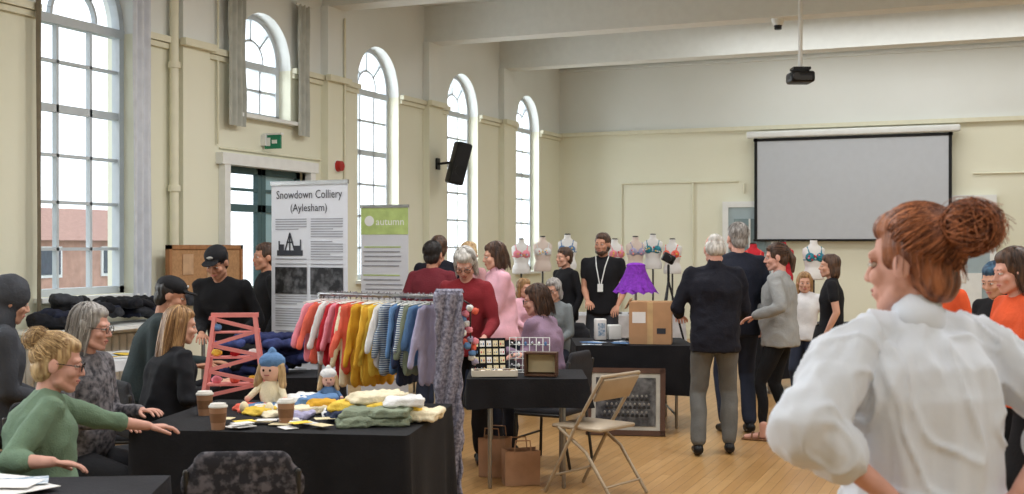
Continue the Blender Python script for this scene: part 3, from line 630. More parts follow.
person('child_in_white_tshirt',2.98,12.0,150,1.38,'stand',WTEE,DEN,skin=SKIN,hairm=H_SANDY,hair='long',hs=1.12,fem=False,sleeve=.5,turn=20,nod=5)
person('woman_in_black_dress',2.98,11.0,75,1.58,'stand',BLK,LEG,skin=SKIN,hairm=H_BRN,hair='bob',fem=True,turn=10,sleeve=.5,skirt=(.5,.27,BLK),fat=1.1)
person('woman_in_orange_cardigan',2.66,6.1,95,1.65,'stand',ORG,BLK,skin=SKIN3,hairm=H_BRN,hair='bob',turn=-5,nod=10,fem=True,fat=1.2,lean=6,hL=(2.35,6.0,.95),hR=(2.38,6.3,.95),loose=.01)
person('woman_with_teal_hair',3.14,7.5,120,1.56,'stand',BLK,BLK,skin=SKIN,hairm=H_TEAL,hair='bob',nod=16,fem=True,fat=1.15,lean=10)
person('woman_in_orange_top',3.16,8.6,110,1.60,'stand',ORG,BLK,skin=SKIN,hairm=H_SANDY,hair='bob',fem=True,fat=1.15,sleeve=.8)
# ---------------------------------------------------------------- furniture
def chair(name,r,d,yaw,fab,seat=.45,top=.86):
    b=B()
    b.box((0,.0,seat-.04),(.44,.43,.06),fab,bev=.025)
    prim=[p_caps((-.15,-.235,top-.13),.09,(.15,-.235,top-.13),.09,side=(0,0,1),flat=.25),p_caps((-.15,-.225,top-.25),.09,(.15,-.225,top-.25),.09,side=(0,0,1),flat=.25),p_caps((-.14,-.238,top-.05),.05,(.14,-.238,top-.05),.05,side=(0,0,1),flat=.45)]
    b.add(remesh(prim,.012,3),fab)
    for sx in(-1,1):
        b.tube([(sx*.22,.2,0.012),(sx*.22,.19,seat-.06),(sx*.22,-.19,seat-.06),(sx*.2,-.25,0.012)],.012,DSTEEL); b.tube([(sx*.21,-.19,seat-.06),(sx*.21,-.25,top-.08)],.012,DSTEEL)
    b.tube([(-.22,.2,.2),(.22,.2,.2)],.009,DSTEEL)
    return b.put(name,r,d,0,yaw)
FLOR=mat('dark_floral_upholstery',(44,44,50),.9,rgb2=(100,96,102),vs=30,lo=.45,hi=.62); DUP=cloth('dark_upholstery',(44,44,48))
def behind(r,d,yaw,k=.03):
    th=math.radians(yaw); return r+math.sin(th)*k,d-math.cos(th)*k
for (r,d,y) in((-2.04,4.95,-62),(-2.2,6.0,-105),(-2.98,6.7,-60),(-2.10,7.1,-52),(-2.44,7.75,-80),(.27,8.95,62),(.46,11.9,150),(.12,12.3,-140)):
    rr,dd=behind(r,d,y); chair('upholstered_chair',rr,dd,y,DUP)
chair('upholstered_chair',-1.04,4.72,4,FLOR,top=.87)
def table(name,r,d,w,l,yaw,drop=.6,top=.75,m=BLK,legs=True,legm=STEEL):
    b=B(); n=160; per=2*(w+l); vs=[];fs=[]
    def pt(t):
        t=t%per
        if t<w: return -w/2+t,-l/2,0,-1
        t-=w
        if t<l: return w/2,-l/2+t,1,0
        t-=l
        if t<w: return w/2-t,l/2,0,1
        t-=w; return -w/2,l/2-t,-1,0
    K=8
    for j in range(K+1):
        tt=j/K
        for i in range(n):
            s_=per*i/n; x,y,nx,ny=pt(s_)
            cx,cy=x/(w/2),y/(l/2); corner=max(0,min(abs(cx),abs(cy))-.8)/.2
            o=.006+tt*(.015+.018*math.sin(s_*19+math.sin(s_*5)*2)+.02*corner)
            vs.append((x+nx*o,y+ny*o,top-drop*tt*(1-.06*math.sin(s_*3))-(.0 if j else -.003)))
    for j in range(K):
        for i in range(n): fs.append((j*n+i,j*n+(i+1)%n,(j+1)*n+(i+1)%n,(j+1)*n+i))
    b.add((vs,fs),m); b.add((vs[:n],[tuple(range(n))]),m,False)
    b.box((0,0,top-.03),(w-.04,l-.04,.03),mat('table_board',(160,130,100),.6))
    if legs:
        for sx in(-1,1):
            x=sx*(w/2-.15)
            for sy in(-1,1): b.tube([(x,sy*(l/2-.08),0.014),(x,sy*(l/2-.08),top-.06)],.014,legm)
            b.tube([(x,-l/2+.08,.12),(x,l/2-.08,.12)],.011,legm)
    return b.put(name,r,d,0,yaw)
table('craft_table',-1.1,6.2,1.38,1.12,-8,drop=.66)
table('leaflet_table',-1.95,4.16,1.3,.75,5,drop=.4,m=cloth('dark_table_cloth',(34,34,40)))
table('stall_table',-1.62,8.2,.9,.5,8,drop=.6)
table('display_table',.10,8.2,.80,.6,0,drop=.2)
table('long_display_table',1.1,10.95,1.05,.9,0,drop=.45)
table('white_side_table',-3.2,9.55,.6,.8,-22,drop=.08,m=cloth('white_table_cloth',(210,212,216)))
table('far_table',.9,15.4,2.6,.8,0,drop=.6,m=cloth('white_cloth',(196,196,200)))
table('far_table',3.9,13.4,2.4,.8,0,drop=.6,m=BLK)
table('side_table',-.75,12.9,1.1,.5,-15,drop=.5)
TAN=mat('beige_painted_metal',(168,152,130),.45,.05,metal=.2)
b=B()
for sx in(-1,1):
    x=sx*.21
    b.tube([(x,.26,.012),(x,.02,.45),(x,-.2,.80)],.012,TAN,n=10); b.tube([(x*.93,-.27,.012),(x*.93,-.06,.3),(x*.93,.16,.44)],.012,TAN,n=10)
b.tube([(-.21,-.2,.8),(.21,-.2,.8)],.012,TAN,n=10); b.tube([(-.2,.2,.12),(.2,.2,.12)],.008,TAN); b.tube([(-.2,-.22,.09),(.2,-.22,.09)],.008,TAN)
b.box((0,.02,.45),(.40,.40,.025),TAN,bev=.01)
b.box((0,-.165,.71),(.40,.02,.17),TAN,R=Matrix.Rotation(math.radians(30),3,'X'),bev=.008)
b.put('folding_chair',.56,7.86,0,50)
CUPB=mat('brown_paper_cup',(160,120,92),.7,.05); LID=mat('cup_lid_white',(225,222,216),.4,.02)
for(r,d) in((-1.62,6.22),(-1.43,5.74),(-1.13,5.9)):
    b=B(); b.cyl((0,0,0),.032,(0,0,.108),.043,CUPB).cyl((0,0,.108),.046,(0,0,.116),.046,LID).cyl((0,0,.116),.041,(0,0,.127),.037,LID); b.cyl((0,0,.035),.0365,(0,0,.08),.0415,mat('cup_sleeve',(128,92,66),.9,bump=.3)); b.put('coffee_cup',r,d,.753)
PK=mat('pink_painted_wood',(226,140,136),.6,.04)
KN=[cloth('knit_yellow',(240,204,84),bump=.6,bs=140),cloth('knit_pink',(236,146,162),bump=.6,bs=140),cloth('knit_cream',(234,222,192),bump=.6,bs=140),cloth('knit_blue',(96,132,176),bump=.6,bs=140),cloth('knit_red',(196,46,58),bump=.6,bs=140),cloth('knit_grey_green',(132,142,122),bump=.6,bs=140),cloth('knit_white',(230,230,230),bump=.6,bs=140),cloth('knit_coral',(236,112,92),bump=.6,bs=140),stripes('knit_blue_stripe',(60,84,120),(196,204,208),150),cloth('knit_navy',(44,54,82),bump=.6,bs=140),cloth('knit_mustard',(216,164,52),bump=.6,bs=140),cloth('knit_lavender',(166,162,192),bump=.6,bs=140)]
b=B()
for sy in(-1,1):
    for sx in(-1,1): b.bar((sx*.17,sy*.09,.01),(sx*.11,sy*.02,.50),.02,.014,PK,(1,0,0))
zz=[(-.16,.06),(.17,.13),(-.15,.20),(.15,.28),(-.13,.34),(.14,.42),(-.14,.49)]
for a,c in zip(zz,zz[1:]): b.bar((a[0],-.085+a[1]*.15,a[1]),(c[0],-.085+c[1]*.15,c[1]),.02,.014,PK,(0,0,1))
for z,w_ in((.12,.3),(.27,.26),(.41,.22)): b.box((0,0,z),(w_,.14-z*.2,.010),PK)
b.bar((-.13,0,.505),(.13,0,.505),.025,.02,PK,(0,0,1))
random.seed(2)
for i in range(7): b.add(remesh([p_ell((-.1+.2*(i%3)/2,0,(.145,.295,.435)[i//3]),(.03,.028,.022))],.008,1,(.006,50,50,50),seed=i),(KN[1],KN[7],KN[10],KN[0],KN[4],KN[6],KN[3])[i])
b.put('pink_ladder_display_stand',-1.55,6.60,.753,6)
def doll(name,r,d,z,yaw,hat,body,sc=1):
    b=B(); M=Matrix.Scale(sc,4); DS=mat('doll_fabric_skin',(226,180,160),.9)
    b.add(remesh([p_ell((0,0,.07),(.055,.046,.07))],.01,1),body,True,M)
    b.add(p_ell((0,.0,.175),(.05,.046,.052)),DS,True,M)
    b.add(remesh([p_ell((0,-.01,.215),(.06,.058,.042)),p_ell((0,-.01,.262),(.018,.018,.018))],.007,1,(.004,60,60,60)),hat,True,M)
    for sx in(-1,1):
        b.add(remesh([p_caps((sx*.045,0,.11),.017,(sx*.085,.04,.06),.014)],.006,0),body,True,M); b.add(p_ell((sx*.09,.05,.053),(.014,.014,.014)),DS,True,M)
        b.add(p_caps((sx*.025,.02,.02),.02,(sx*.055,.12,.02),.018),KN[3],True,M); b.add(p_ell((sx*.06,.14,.028),(.02,.02,.026)),body,True,M)
        b.add(p_ell((sx*.016,.045,.18),(.005,.003,.006)),IRIS,True,M); b.add(remesh([p_caps((sx*.046,0,.195),.02,(sx*.062,.01,.11),.018)],.006,0,(.005,60,60,30)),H_BLO,True,M)
    b.add(p_caps((-.01,.045,.158),.003,(.01,.045,.158),.003,n=6,k=2),LIP,True,M)
    return b.put(name,r,d,z,yaw)
doll('knitted_doll',-1.31,6.42,.753,165,KN[3],KN[2],1.22); doll('knitted_doll',-1.03,6.62,.753,190,KN[6],KN[3],.8)
def soft(name,r,d,z,items):
    b=B()
    for (x,y,zz_,rx,ry,rz,m,a) in items:
        M=Matrix.Rotation(a,3,'Z'); c=V((x,y,zz_)); prim=[]
        for lay in(0,1):
            o=V((.012*lay,.008*lay,(lay-.5)*rz*1.1)); 
            prim+= [p_caps(c+o+M@V((-rx*(1-.06*lay),ry*i*.42,0)),rz*.62,c+o+M@V((rx*(1-.03*lay),ry*i*.42,.004*math.sin(i*3+lay))),rz*.62,side=(0,0,1),flat=2.6) for i in(-2,-1,0,1,2)]
        b.add(remesh(prim,.008,1,(.013,20,20,26),seed=x*9+zz_*70),m)
    return b.put(name,r,d,z,0)
soft('pile_of_folded_knitwear',-.70,5.98,.753,[(0,-.08,.022,.17,.11,.020,KN[5],.2),(.02,-.07,.062,.16,.10,.020,KN[5],-.1),(-.12,.1,.03,.13,.11,.02,KN[9],.3),(-.1,.1,.07,.12,.1,.02,KN[0],-.2),(.1,.08,.03,.13,.1,.02,KN[2],-.3),(.08,.06,.072,.14,.09,.02,KN[0],.1),(.0,.1,.112,.13,.09,.02,KN[2],.4),(.14,.0,.105,.09,.08,.018,KN[6],.2),(.2,.02,.035,.08,.12,.022,KN[2],1.3)])
soft('heap_of_baby_knits',-1.12,6.28,.753,[(0,0,.022,.11,.08,.018,KN[2],.4),(-.18,.05,.02,.09,.07,.018,KN[6],.1),(.16,.1,.022,.1,.07,.018,KN[1],.8),(.05,.15,.05,.1,.07,.02,KN[3],.2),(-.05,.2,.05,.1,.06,.02,KN[6],1.2),(.2,-.1,.018,.07,.07,.015,KN[6],.2),(-.3,.1,.018,.07,.05,.015,KN[7],.5),(-.12,-.12,.014,.06,.05,.013,KN[2],.5),(.02,-.16,.014,.06,.045,.013,KN[11],1.5),(-.22,-.04,.02,.06,.05,.015,KN[0],.9),(.1,.02,.05,.06,.05,.016,KN[10],.3)])
PAPER=mat('white_paper',(228,226,224),.8,.03); CARD=mat('cream_card',(220,206,168),.8,.05)
def papers(name,r,d,z,lst,yaw=0):
    b=B()
    for i,(x,y,w,l,a,m) in enumerate(lst): b.box((x,y,.002+i*.0015),(w,l,.002),m,rz=a)
    return b.put(name,r,d,z,yaw)
random.seed(3)
papers('craft_cards',-1.15,5.82,.756,[(random.uniform(-.35,.3),random.uniform(-.08,.12),.1,.07,random.uniform(-1,1),random.choice((PAPER,CARD,KN[0],PAPER))) for _ in range(18)])
BLUP=mat('blue_printed_leaflet',(110,140,170),.7,rgb2=(215,220,225),vs=40)
papers('leaflets',-1.95,4.36,.756,[(random.uniform(-.5,.5),random.uniform(-.12,.12),.21,.15,random.uniform(-1,1),random.choice((PAPER,BLUP,PAPER))) for _ in range(16)])
papers('side_table_papers',-3.2,9.5,.757,[(random.uniform(-.2,.2),random.uniform(-.3,.3),.21,.15,random.uniform(-1,1),random.choice((PAPER,BLUP,KN[0]))) for _ in range(9)])
b=B(); z=1.345; A=FW(-1.20,7.37,0); E=FW(-.40,6.93,0); ax=(E-A).normalized(); pr=V((-ax.y,ax.x,0))
UP=V((0,0,z))
b.tube([A+UP,E+UP],.014,STEEL,n=10)
for Q in(A,E):
    b.tube([Q+V((0,0,.03)),Q+UP],.014,STEEL,n=10); b.tube([Q-pr*.22+V((0,0,.03)),Q+pr*.22+V((0,0,.03))],.014,STEEL,n=10)
    for sg in(-1,1): b.add(p_ell(Q+pr*.22*sg+V((0,0,.022)),(.022,.022,.022)),BLKP)
tin=cloth('grey_tinsel_garland',(130,126,134),.4)
for i in range(130):
    c=A.lerp(E,i/129)+UP; dv=V((random.uniform(-1,1),random.uniform(-1,1),random.uniform(-1,1))).normalized()*.024
    b.tube([c-dv,c+dv],.003,tin,n=5)
b.build('clothes_rail')
b=B(); cols=[1,7,6,4,1,4,2,7,10,0,10,0,6,8,3,9,8,5,3,11]
N=len(cols); random.seed(8)
for i in range(N):
    c=A.lerp(E,.03+.87*i/(N-1))+V((0,0,z)); m=KN[cols[i]]
    an=math.atan2(pr.y,pr.x)+random.uniform(-.3,.3)-.25; side=V((math.cos(an),math.sin(an),0)); w=random.uniform(.10,.14); h=random.uniform(.36,.54); dn=V((0,0,-1))
    b.tube([c+V((0,0,.02)),c+dn*.05],.0025,DSTEEL,n=5); b.tube([c+dn*.05-side*w,c+dn*.03,c+dn*.05+side*w],.004,WHITE,n=5)
    nrm=side.cross(dn)
    prim=[p_caps(c+dn*.075-side*w*.62,.03,c+dn*.075+side*w*.62,.03,side=dn,flat=.5)]
    for q in(-1,-.33,.33,1): prim.append(p_caps(c+dn*.09+side*w*.62*q,.035,c+dn*h+side*w*.75*q,.038,side=side,flat=.4))
    for q in(-1,1): prim.append(p_caps(c+dn*.085+side*w*.8*q,.03,c+dn*(h*.8)+side*w*1.45*q+nrm*random.uniform(-.02,.02),.024,side=side,flat=.55))
    b.add(remesh(prim,.009,2,(.012,18,18,8),seed=i),m)
b.build('hanging_baby_cardigans')
b=B(); c0=FW(-.365,6.86,0); vs=[];fs=[];n=12;K=60
SC=mat('crochet_scarf_grey_lilac',(164,162,178),.9,rgb2=(100,98,114),vs=55,bump=.9,bs=90)
for j in range(K+1):
    zz_=1.375-1.25*j/K
    for i in range(n+1):
        t=i/n-.5; q=c0+V((C,S,0))*t*(.155+.012*math.sin(j*.8))+V((S,-C,0))*(.015*math.sin(t*14+j*.25)+.02)
        vs.append((q.x,q.y,zz_))
for j in range(K):
    for i in range(n): q=j*(n+1)+i; fs.append((q,q+1,q+n+2,q+n+1))
bk=[]
for j in range(9):
    a=math.pi*j/8
    for i in range(n+1):
        p=V(vs[i]); bk.append(p+V((-S,C,0))*(.03*(1-math.cos(a)))+V((0,0,.02*math.sin(a))))
b.add((vs,fs),SC); b.add((bk,[(j*(n+1)+i,j*(n+1)+i+1,(j+1)*(n+1)+i+1,(j+1)*(n+1)+i) for j in range(8) for i in range(n)]),SC)
ob=b.build('crochet_scarf',recalc=False); so=ob.modifiers.new('s','SOLIDIFY'); so.thickness=.012
b=B(); c0=FW(-.27,6.9,1.3)
b.tube([c0+V((-.05,0,.045)),c0+V((.03,0,.0)),c0+V((.03,0,-.3))],.005,DSTEEL)
for i in range(24):
    c=c0+V((random.uniform(-.04,.05),random.uniform(-.05,.05),-.34*i/24+random.uniform(-.02,.02)))
    b.add(remesh([p_ell(c,(.022,.022,.02))],.007,0,(.008,70,70,70),seed=i),(KN[1],KN[3],KN[6],KN[11],KN[7])[i%5])
b.build('string_of_pompoms')
def banner(name,r,d,yaw,w,h,fn,z0=.08):
    b=B(); b.box((0,0,z0/2+.005),(w+.04,.12,z0),STEEL,bev=.02); b.box((0,0,z0+h/2),(w,.004,h),mat('banner_vinyl',(206,209,217),.6,.01)); b.box((0,0,z0+h+.01),(w+.01,.02,.03),STEEL)
    b.tube([(0,.04,z0),(0,.03,z0+h)],.01,STEEL)
    for sx in(-1,1): b.box((sx*w*.35,0,.012),(.04,.34,.02),STEEL)
    fn(b,w,h,z0); return b.put(name,r,d,0,yaw)
INK=mat('printed_ink',(52,54,62),.7); DIM=mat('printed_text_grey',(144,146,154),.7); PHOTO=mat('printed_mono_photo',(18,18,22),.5,rgb2=(110,110,114),vs=14,lo=.45,hi=.75)
def TM_(x,z,sx=1): return Matrix.Translation((x,-.006,z))@Matrix.Rotation(math.pi/2,4,'X')@Matrix.Diagonal((sx,1,1,1))
def b1(b,w,h,z0):
    T_=z0+h
    b.text('Snowdown Colliery',.088,INK,TM_(0,T_-.105,.86)); b.text('(Aylesham)',.08,INK,TM_(0,T_-.20,.95))
    z=T_-.24
    random.seed(5)
    for i in range(74):
        z-=.0185
        if z<z0+.1: break
        for (xa,xb) in((-w/2+.04,-.02),(.02,w/2-.04)):
            if xa<0 and (T_-.54<z<T_-.34): continue
            if T_-.83<z<T_-.60 or T_-1.35<z<T_-1.16: continue
            if i%9==8: continue
            e=xb-(random.uniform(0,.12) if i%5==4 else 0); b.box(((xa+e)/2,-.005,z),(e-xa,.002,.006),DIM)
    cx=-w/4; cz=T_-.46
    b.bar((cx-.12,-.005,cz-.05),(cx+.12,-.005,cz-.05),.04,.002,INK,(0,0,1))
    for p,q in(((-.05,-.05),(0,.1)),((.05,-.05),(0,.1)),((0,.1),(.0,-.05)),((-.03,.03),(.03,.03)),((-.1,-.04),(-.1,.04)),((.1,-.03),(.1,.05))): b.bar((cx+p[0],-.006,cz+p[1]),(cx+q[0],-.006,cz+q[1]),.010,.002,INK,(1,0,.3))
    b.box((cx-.08,-.006,cz-.01),(.05,.002,.05),INK); b.box((cx+.07,-.006,cz-.015),(.06,.002,.04),INK)
    for sx in(-1,1): b.box((sx*w*.235,-.006,T_-.715),(w*.42,.003,.20),PHOTO); b.box((sx*w*.235,-.006,T_-1.25),(w*.42,.003,.15),PHOTO)
banner('colliery_history_banner',-1.50,8.72,-28,.70,2.02,b1)
LIME=mat('lime_print',(176,196,124),.6)
def b2(b,w,h,z0):
    b.box((0,-.004,z0+h-.13),(w,.003,.26),LIME); b.text('autumn',.10,WHITE,TM_(.06,z0+h-.17)); b.cyl((-w/2+.09,-.006,z0+h-.13),.05,(-w/2+.09,-.008,z0+h-.13),.05,WHITE)
    for i in range(30):
        if i%6!=5: b.box((-.02+random.uniform(-.02,.02),-.005,z0+h-.38-i*.045),(w*.78,.002,.012),DIM if i%6 else LIME)
banner('green_header_banner',-1.22,11.3,-20,.50,1.93,b2)
BRD=mat('black_velvet',(16,16,18),.95); SIL=mat('silver_jewel',(190,192,200),.2,.05,metal=.9); FW_=mat('dark_walnut_frame',(82,56,42),.5,.1); GOLD=mat('brass_jewel',(190,150,90),.3,.05,metal=.8)
b=B(); R=Matrix.Rotation(math.radians(-18),3,'X')
b.box((0,0,.12),(.24,.012,.25),BRD,R=R)
random.seed(9)
for i in range(5):
    for j in range(4):
        c=V((0,0,.12))+R@V((-.092+i*.046,-.010,-.09+j*.058)); b.box(c,(.034,.004,.042),random.choice((PAPER,CARD,CARD,BRD)),R=R)
        for sx in(-1,1): b.add(p_ell(c+R@V((sx*.008,-.004,-.004)),(.004,.003,random.uniform(.006,.011)),n=8,k=5),random.choice((SIL,GOLD,KN[4],KN[3])))
b.box((0,.05,.06),(.18,.01,.13),BRD,R=Matrix.Rotation(math.radians(30),3,'X')); b.put('earring_display_board',-.16,8.2,.76,8)
b=B()
for i in range(7): b.tube([(-.14+i*.047,0,0),(-.14+i*.047,.04,.24)],.003,WHITE,n=6)
for j in range(6): b.tube([(-.14,.04*j/5,.24*j/5),(.14,.04*j/5,.24*j/5)],.003,WHITE,n=6)
for i in range(18): b.add(p_ell((-.12+(i%6)*.047,-.012+.03*(i//6)/3,.05+.075*(i//6)),(.010,.005,.016),n=8,k=5),(SIL,WHITE,KN[3])[i%3])
b.tube([(-.14,0,.004),(-.14,.12,.004),(.14,.12,.004),(.14,0,.004)],.003,WHITE,n=6); b.put('wire_jewellery_rack',.12,8.26,.758,-4)
b=B(); b.box((0,0,.005),(.22,.10,.01),FW_)
for sx in(-1,1): b.box((sx*.105,0,.08),(.012,.10,.15),FW_)
b.box((0,.045,.08),(.22,.012,.15),FW_).box((0,0,.155),(.22,.10,.012),FW_).box((0,.035,.08),(.19,.004,.12),CARD)
b.put('wooden_display_box',.20,8.04,.76,-10)
b=B(); b.box((0,0,.012),(.3,.14,.02),mat('pale_display_tray',(206,198,182),.7,.05)); 
for sy in(-1,1): b.box((0,sy*.07,.025),(.3,.01,.04),_m['pale_display_tray'])
for sx in(-1,1): b.box((sx*.15,0,.025),(.01,.15,.04),_m['pale_display_tray'])
random.seed(11)
for i in range(14): b.box((-.12+.04*(i%7),-.03+.06*(i//7),.034),(.03,.04,.018),(SIL,PAPER,FW_,GOLD,CARD)[i%5],rz=random.uniform(-.5,.5),bev=.004)
b.put('jewellery_tray',-.12,8.03,.757,4)
BAG=mat('brown_paper_bag',(170,132,104),.85,.1,bump=.3,bs=12)
def bag(name,r,d,yaw,w,h,t=.16):
    b=B()
    for a,c in(((-w/2,-t/2),(w/2,-t/2)),((w/2,-t/2),(w/2,t/2)),((w/2,t/2),(-w/2,t/2)),((-w/2,t/2),(-w/2,-t/2))):
        m_=((a[0]+c[0])/2,(a[1]+c[1])/2); k_=.8 if abs(a[0]-c[0])<.01 else 1.02
        b.add(([(a[0],a[1],.003),(m_[0],m_[1],.003),(c[0],c[1],.003),(c[0]*1.02,c[1]*1.02,h),(m_[0]*k_,m_[1]*k_,h*.98),(a[0]*1.02,a[1]*1.02,h)],[(0,1,4,5),(1,2,3,4)]),BAG,False)
    b.add(([(-w/2,-t/2,.003),(w/2,-t/2,.003),(w/2,t/2,.003),(-w/2,t/2,.003)],[(0,1,2,3)]),BAG,False)
    for sy in(-1,1): b.tube([(-.06,sy*t/2,h-.02),(-.05,sy*t/2,h+.07),(.05,sy*t/2,h+.07),(.06,sy*t/2,h-.02)],.004,BAG)
    b.put(name,r,d,0,yaw)
bag('paper_carrier_bag',.06,8.15,10,.24,.24); bag('paper_carrier_bag',-.12,8.42,-20,.2,.28,.14)
b=B(); R=Matrix.Rotation(math.radians(-14),3,'X')
def q_(x,z): return R@V((x,0,z))
w,h=.68,.58
for z_ in(.02,h-.02): b.box(q_(0,z_),(w,.03,.045),FW_,R=R)
for x_ in(-w/2+.02,w/2-.02): b.box(q_(x_,h/2),(.045,.03,h),FW_,R=R)
b.box(q_(0,h/2),(w-.06,.012,h-.06),mat('cream_mount',(176,172,162),.7),R=R)
b.box(q_(0,h/2)+V((0,-.008,0)),(w-.16,.008,h-.16),mat('old_group_photo',(52,52,56),.12,.3,vs=14,spec=.8,rgb2=(120,120,122),lo=.4,hi=.8),R=R)
for i in range(10):
    for j in range(3): b.add(p_ell(q_(-.18+i*.04+.02*(j%2),.2+j*.07)+V((0,-.013,0)),(.010,.002,.014),n=8,k=5),mat('photo_grey',(132,130,126),.4)); b.add(p_ell(q_(-.18+i*.04+.02*(j%2),.165+j*.07)+V((0,-.012,0)),(.017,.002,.024),n=8,k=5),mat('photo_dark_grey',(42,42,44),.4))
b.put('framed_photograph',.98,10.2,.005,-8)
CB=mat('cardboard',(180,140,104),.85,.06)
b=B(); b.box((0,0,.19),(.38,.3,.38),CB); b.box((0,-.152,.19),(.05,.002,.38),mat('packing_tape',(196,164,120),.4)); b.box((-.1,-.152,.24),(.12,.002,.1),PAPER); b.box((.05,0,.384),(.37,.05,.004),_m['packing_tape']); b.box((.1,-.152,.12),(.08,.002,.05),INK)
b.box((-.205,0,.36),(.008,.28,.1),CB,R=Matrix.Rotation(.5,3,'Y')); b.put('cardboard_box',1.27,10.78,.755,-10)
PUR=mat('purple_tulle',(118,44,164),.8,.2,vs=30,bump=.8,bs=60)
b=B()
for lay in range(4):
    n=48;vs=[];fs=[]
    for j in range(5):
        rr=.085+(.085+.012*lay)*(j/4)**1.3; zz_=.70-.012*lay-(.22)*(j/4)
        for i in range(n): a=2*math.pi*i/n; vs.append((rr*(1+.09*j/4*math.sin(a*(9+lay)))*math.cos(a),rr*(1+.09*j/4*math.sin(a*(9+lay)))*math.sin(a),zz_+.012*math.sin(a*13+lay)*j/4))
    for j in range(4):
        for i in range(n): fs.append((j*n+i,j*n+(i+1)%n,(j+1)*n+(i+1)%n,(j+1)*n+i))
    b.add((vs,fs),PUR)
b.add(remesh([p_ell((0,0,.70),(.095,.07,.03))],.01,2),PUR); b.tube([(0,0,.01),(0,0,.7)],.012,STEEL); b.cyl((0,0,0),.1,(0,0,.015),.1,DSTEEL)
b.put('purple_tutu_on_stand',1.17,11.15,.755)
random.seed(4)
papers('price_cards',.9,10.7,.757,[(random.uniform(-.25,.15),random.uniform(-.15,.1),.12,.09,random.uniform(-1,1),random.choice((PAPER,BLUP,KN[3]))) for _ in range(10)])
b=B(); b.box((0,0,.1),(.1,.1,.2),PAPER,bev=.01); b.box((0,-.052,.1),(.07,.002,.12),BLUP); b.box((.14,.02,.07),(.12,.1,.14),WHITE,bev=.01); b.put('white_gift_boxes',.83,11.1,.757,10)
b=B()
for a in(0,2.1,4.2): b.tube([(0,0,1.25),(.32*math.cos(a),.32*math.sin(a),.012)],.012,BLKP)
b.tube([(0,0,1.2),(0,0,1.42)],.015,BLKP); b.box((0,0,1.5),(.14,.1,.1),BLKP,R=Matrix.Rotation(.5,3,'Y'),bev=.015); b.cyl((.0,-.05,1.5),.035,(-.03,-.14,1.5),.04,BLKP); b.put('camera_on_tripod',1.75,13.2,0)
random.seed(13)
b=B()
for i in range(7):
    prim=[]
    for q in range(3):
        c=V((random.uniform(-.25,.25),random.uniform(-.08,.08),.03+i*.035)); dv=V((random.uniform(-.12,.12),random.uniform(-.05,.05),0)); prim.append(p_caps(c-dv,.04,c+dv,.04,side=(0,0,1),flat=1.6))
    b.add(remesh(prim,.012,1,(.02,18,18,18),seed=i),(cloth('navy_pattern_fabric',(36,44,84),.4),BLK,cloth('blue_lace_fabric',(52,62,110),.5))[i%3])
b.put('pile_of_navy_fabric',-1.74,8.2,.755,10)
def form(name,r,d,z,body,bra,yaw=180,h=.5):
    b=B(); o=h
    b.tube([(0,0,0.01),(0,0,o)],.012,DSTEEL); b.cyl((0,0,0),.10,(0,0,.015),.09,DSTEEL)
    I=Matrix.Identity(3)
    T=[p_loft([(V((0,0,o)),.115,.085,I),(V((0,0,o+.06)),.120,.088,I),(V((0,0,o+.14)),.092,.070,I),(V((0,0,o+.22)),.112,.080,I),(V((0,0,o+.29)),.125,.082,I),(V((0,0,o+.35)),.125,.062,I),(V((0,0,o+.375)),.075,.05,I),(V((0,0,o+.40)),.042,.042,I),(V((0,0,o+.45)),.040,.040,I)])]
    b.add(remesh(T,.011,2),body)
    b.cyl((0,0,o+.445),.042,(0,0,o+.46),.03,DSTEEL)
    for sx in(-1,1):
        b.add(p_ell((sx*.055,.062,o+.255),(.055,.046,.052)),bra); b.tube([(sx*.065,.085,o+.29),(sx*.08,.03,o+.37),(sx*.07,-.05,o+.34)],.007,bra)
    b.add(p_ell((0,0,o+.225),(.122,.088,.02)),bra)
    for i in range(9): b.add(p_ell((random.uniform(-.09,.09),.103,o+.225+random.uniform(0,.06)),(.011,.008,.011),n=8,k=5),random.choice((KN[1],KN[0],KN[6],KN[4],KN[3])))
    b.put(name,r,d,z,yaw)
BODW=mat('mannequin_white',(226,225,224),.5,.02); BODP=mat('mannequin_pale_skin',(214,198,188),.5,.03); SEQ=mat('teal_sequin',(40,130,150),.4,.3,vs=60)
bras=[KN[1],KN[6],KN[3],KN[1],KN[11],SEQ,KN[7]]
for i,px in enumerate((.12,.40,.72,1.34,1.60,1.84,2.08)): form('decorated_bra_mannequin',px,15.3+.1*(i%2),.757,(BODW,BODP,BODW)[i%3],bras[i],h=.52+.03*(i%3),yaw=180+random.uniform(-25,25))
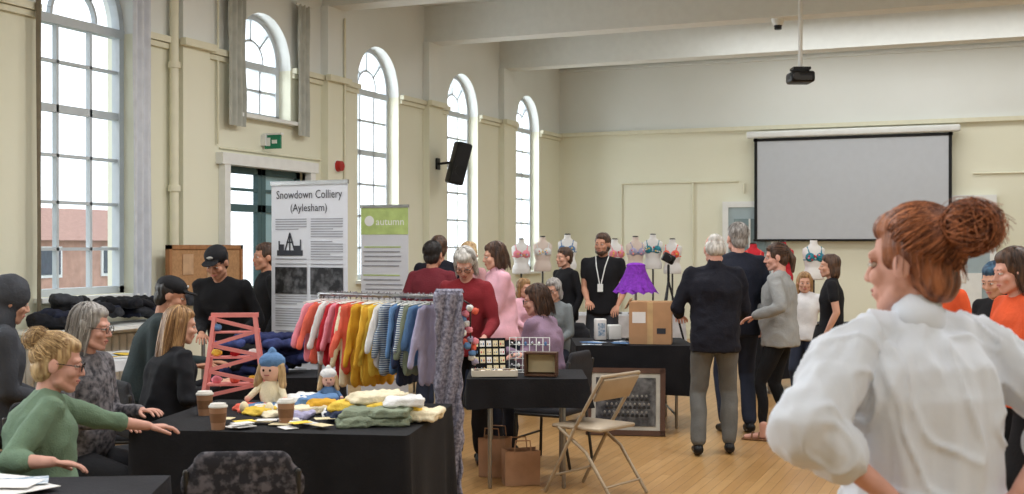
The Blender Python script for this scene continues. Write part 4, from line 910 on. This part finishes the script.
form('decorated_bra_mannequin',3.05,13.3,.757,KN[4],KN[4],h=.48); form('decorated_bra_mannequin',3.40,13.3,.757,BODW,SEQ,h=.50); form('decorated_bra_mannequin',2.76,13.5,.757,KN[4],KN[7],h=.46)
form('decorated_bra_mannequin',5.0,13.3,.757,BODW,KN[5],h=.46); form('decorated_bra_mannequin',4.65,13.4,.757,BODW,KN[11],h=.4)
# ---------------------------------------------------------------- lights
w=bpy.data.worlds.new('overcast_sky'); scene.world=w; w.use_nodes=True
bg=w.node_tree.nodes['Background']; bg.inputs[0].default_value=(.86,.93,1,1); bg.inputs[1].default_value=2.1
def area(name,loc,rot,sx,sy,e,col=(1,1,1)):
    l=bpy.data.lights.new(name,'AREA'); l.shape='RECTANGLE'; l.size=sx; l.size_y=sy; l.energy=e; l.color=col
    o=bpy.data.objects.new(name,l); scene.collection.objects.link(o); o.location=loc; o.rotation_euler=rot
for i,c in enumerate(WC):
    if i==0: continue
    area('window_daylight',(LX-.7,c,(WZ[i]+4.2)/2),(0,-math.pi/2,0),4.2-WZ[i],1.3,95*(4.2-WZ[i])/3,(.88,.94,1))
for c in REAR: area('window_daylight',(LX-.7,c,2.7),(0,-math.pi/2,0),3.0,1.3,150,(.88,.94,1))
for y in(1.5,5.6,8.3,11.0):
    for x in(-3.6,1.6): area('added_ceiling_fill',(x,y,4.6),(0,0,0),1.4,1.0,78,(.98,.99,1))  # unseen fill lights, added under the ceiling to brighten the hall
area('added_ceiling_fill',(-1,16.4,4.9),(0,0,0),6,1.0,110,(.97,.99,1))  # added fill for the far bays, no fitting modelled
area('added_ceiling_fill',(-1,19.1,4.9),(0,0,0),6,.8,55,(.97,.99,1))  # added fill close to the back wall, no fitting modelled
# ---------------------------------------------------------------- camera
cam=bpy.data.cameras.new('cam'); cam.sensor_width=36; cam.lens=1180*36/1024
cam.dof.use_dof=True; cam.dof.focus_distance=8.5; cam.dof.aperture_fstop=5.0
co=bpy.data.objects.new('camera',cam); scene.collection.objects.link(co); co.location=(0,0,CAMZ); co.rotation_euler=(math.radians(89.9),0,YAW)
scene.camera=co
scene.view_settings.view_transform='Standard'; scene.view_settings.look='None'; scene.view_settings.exposure=0
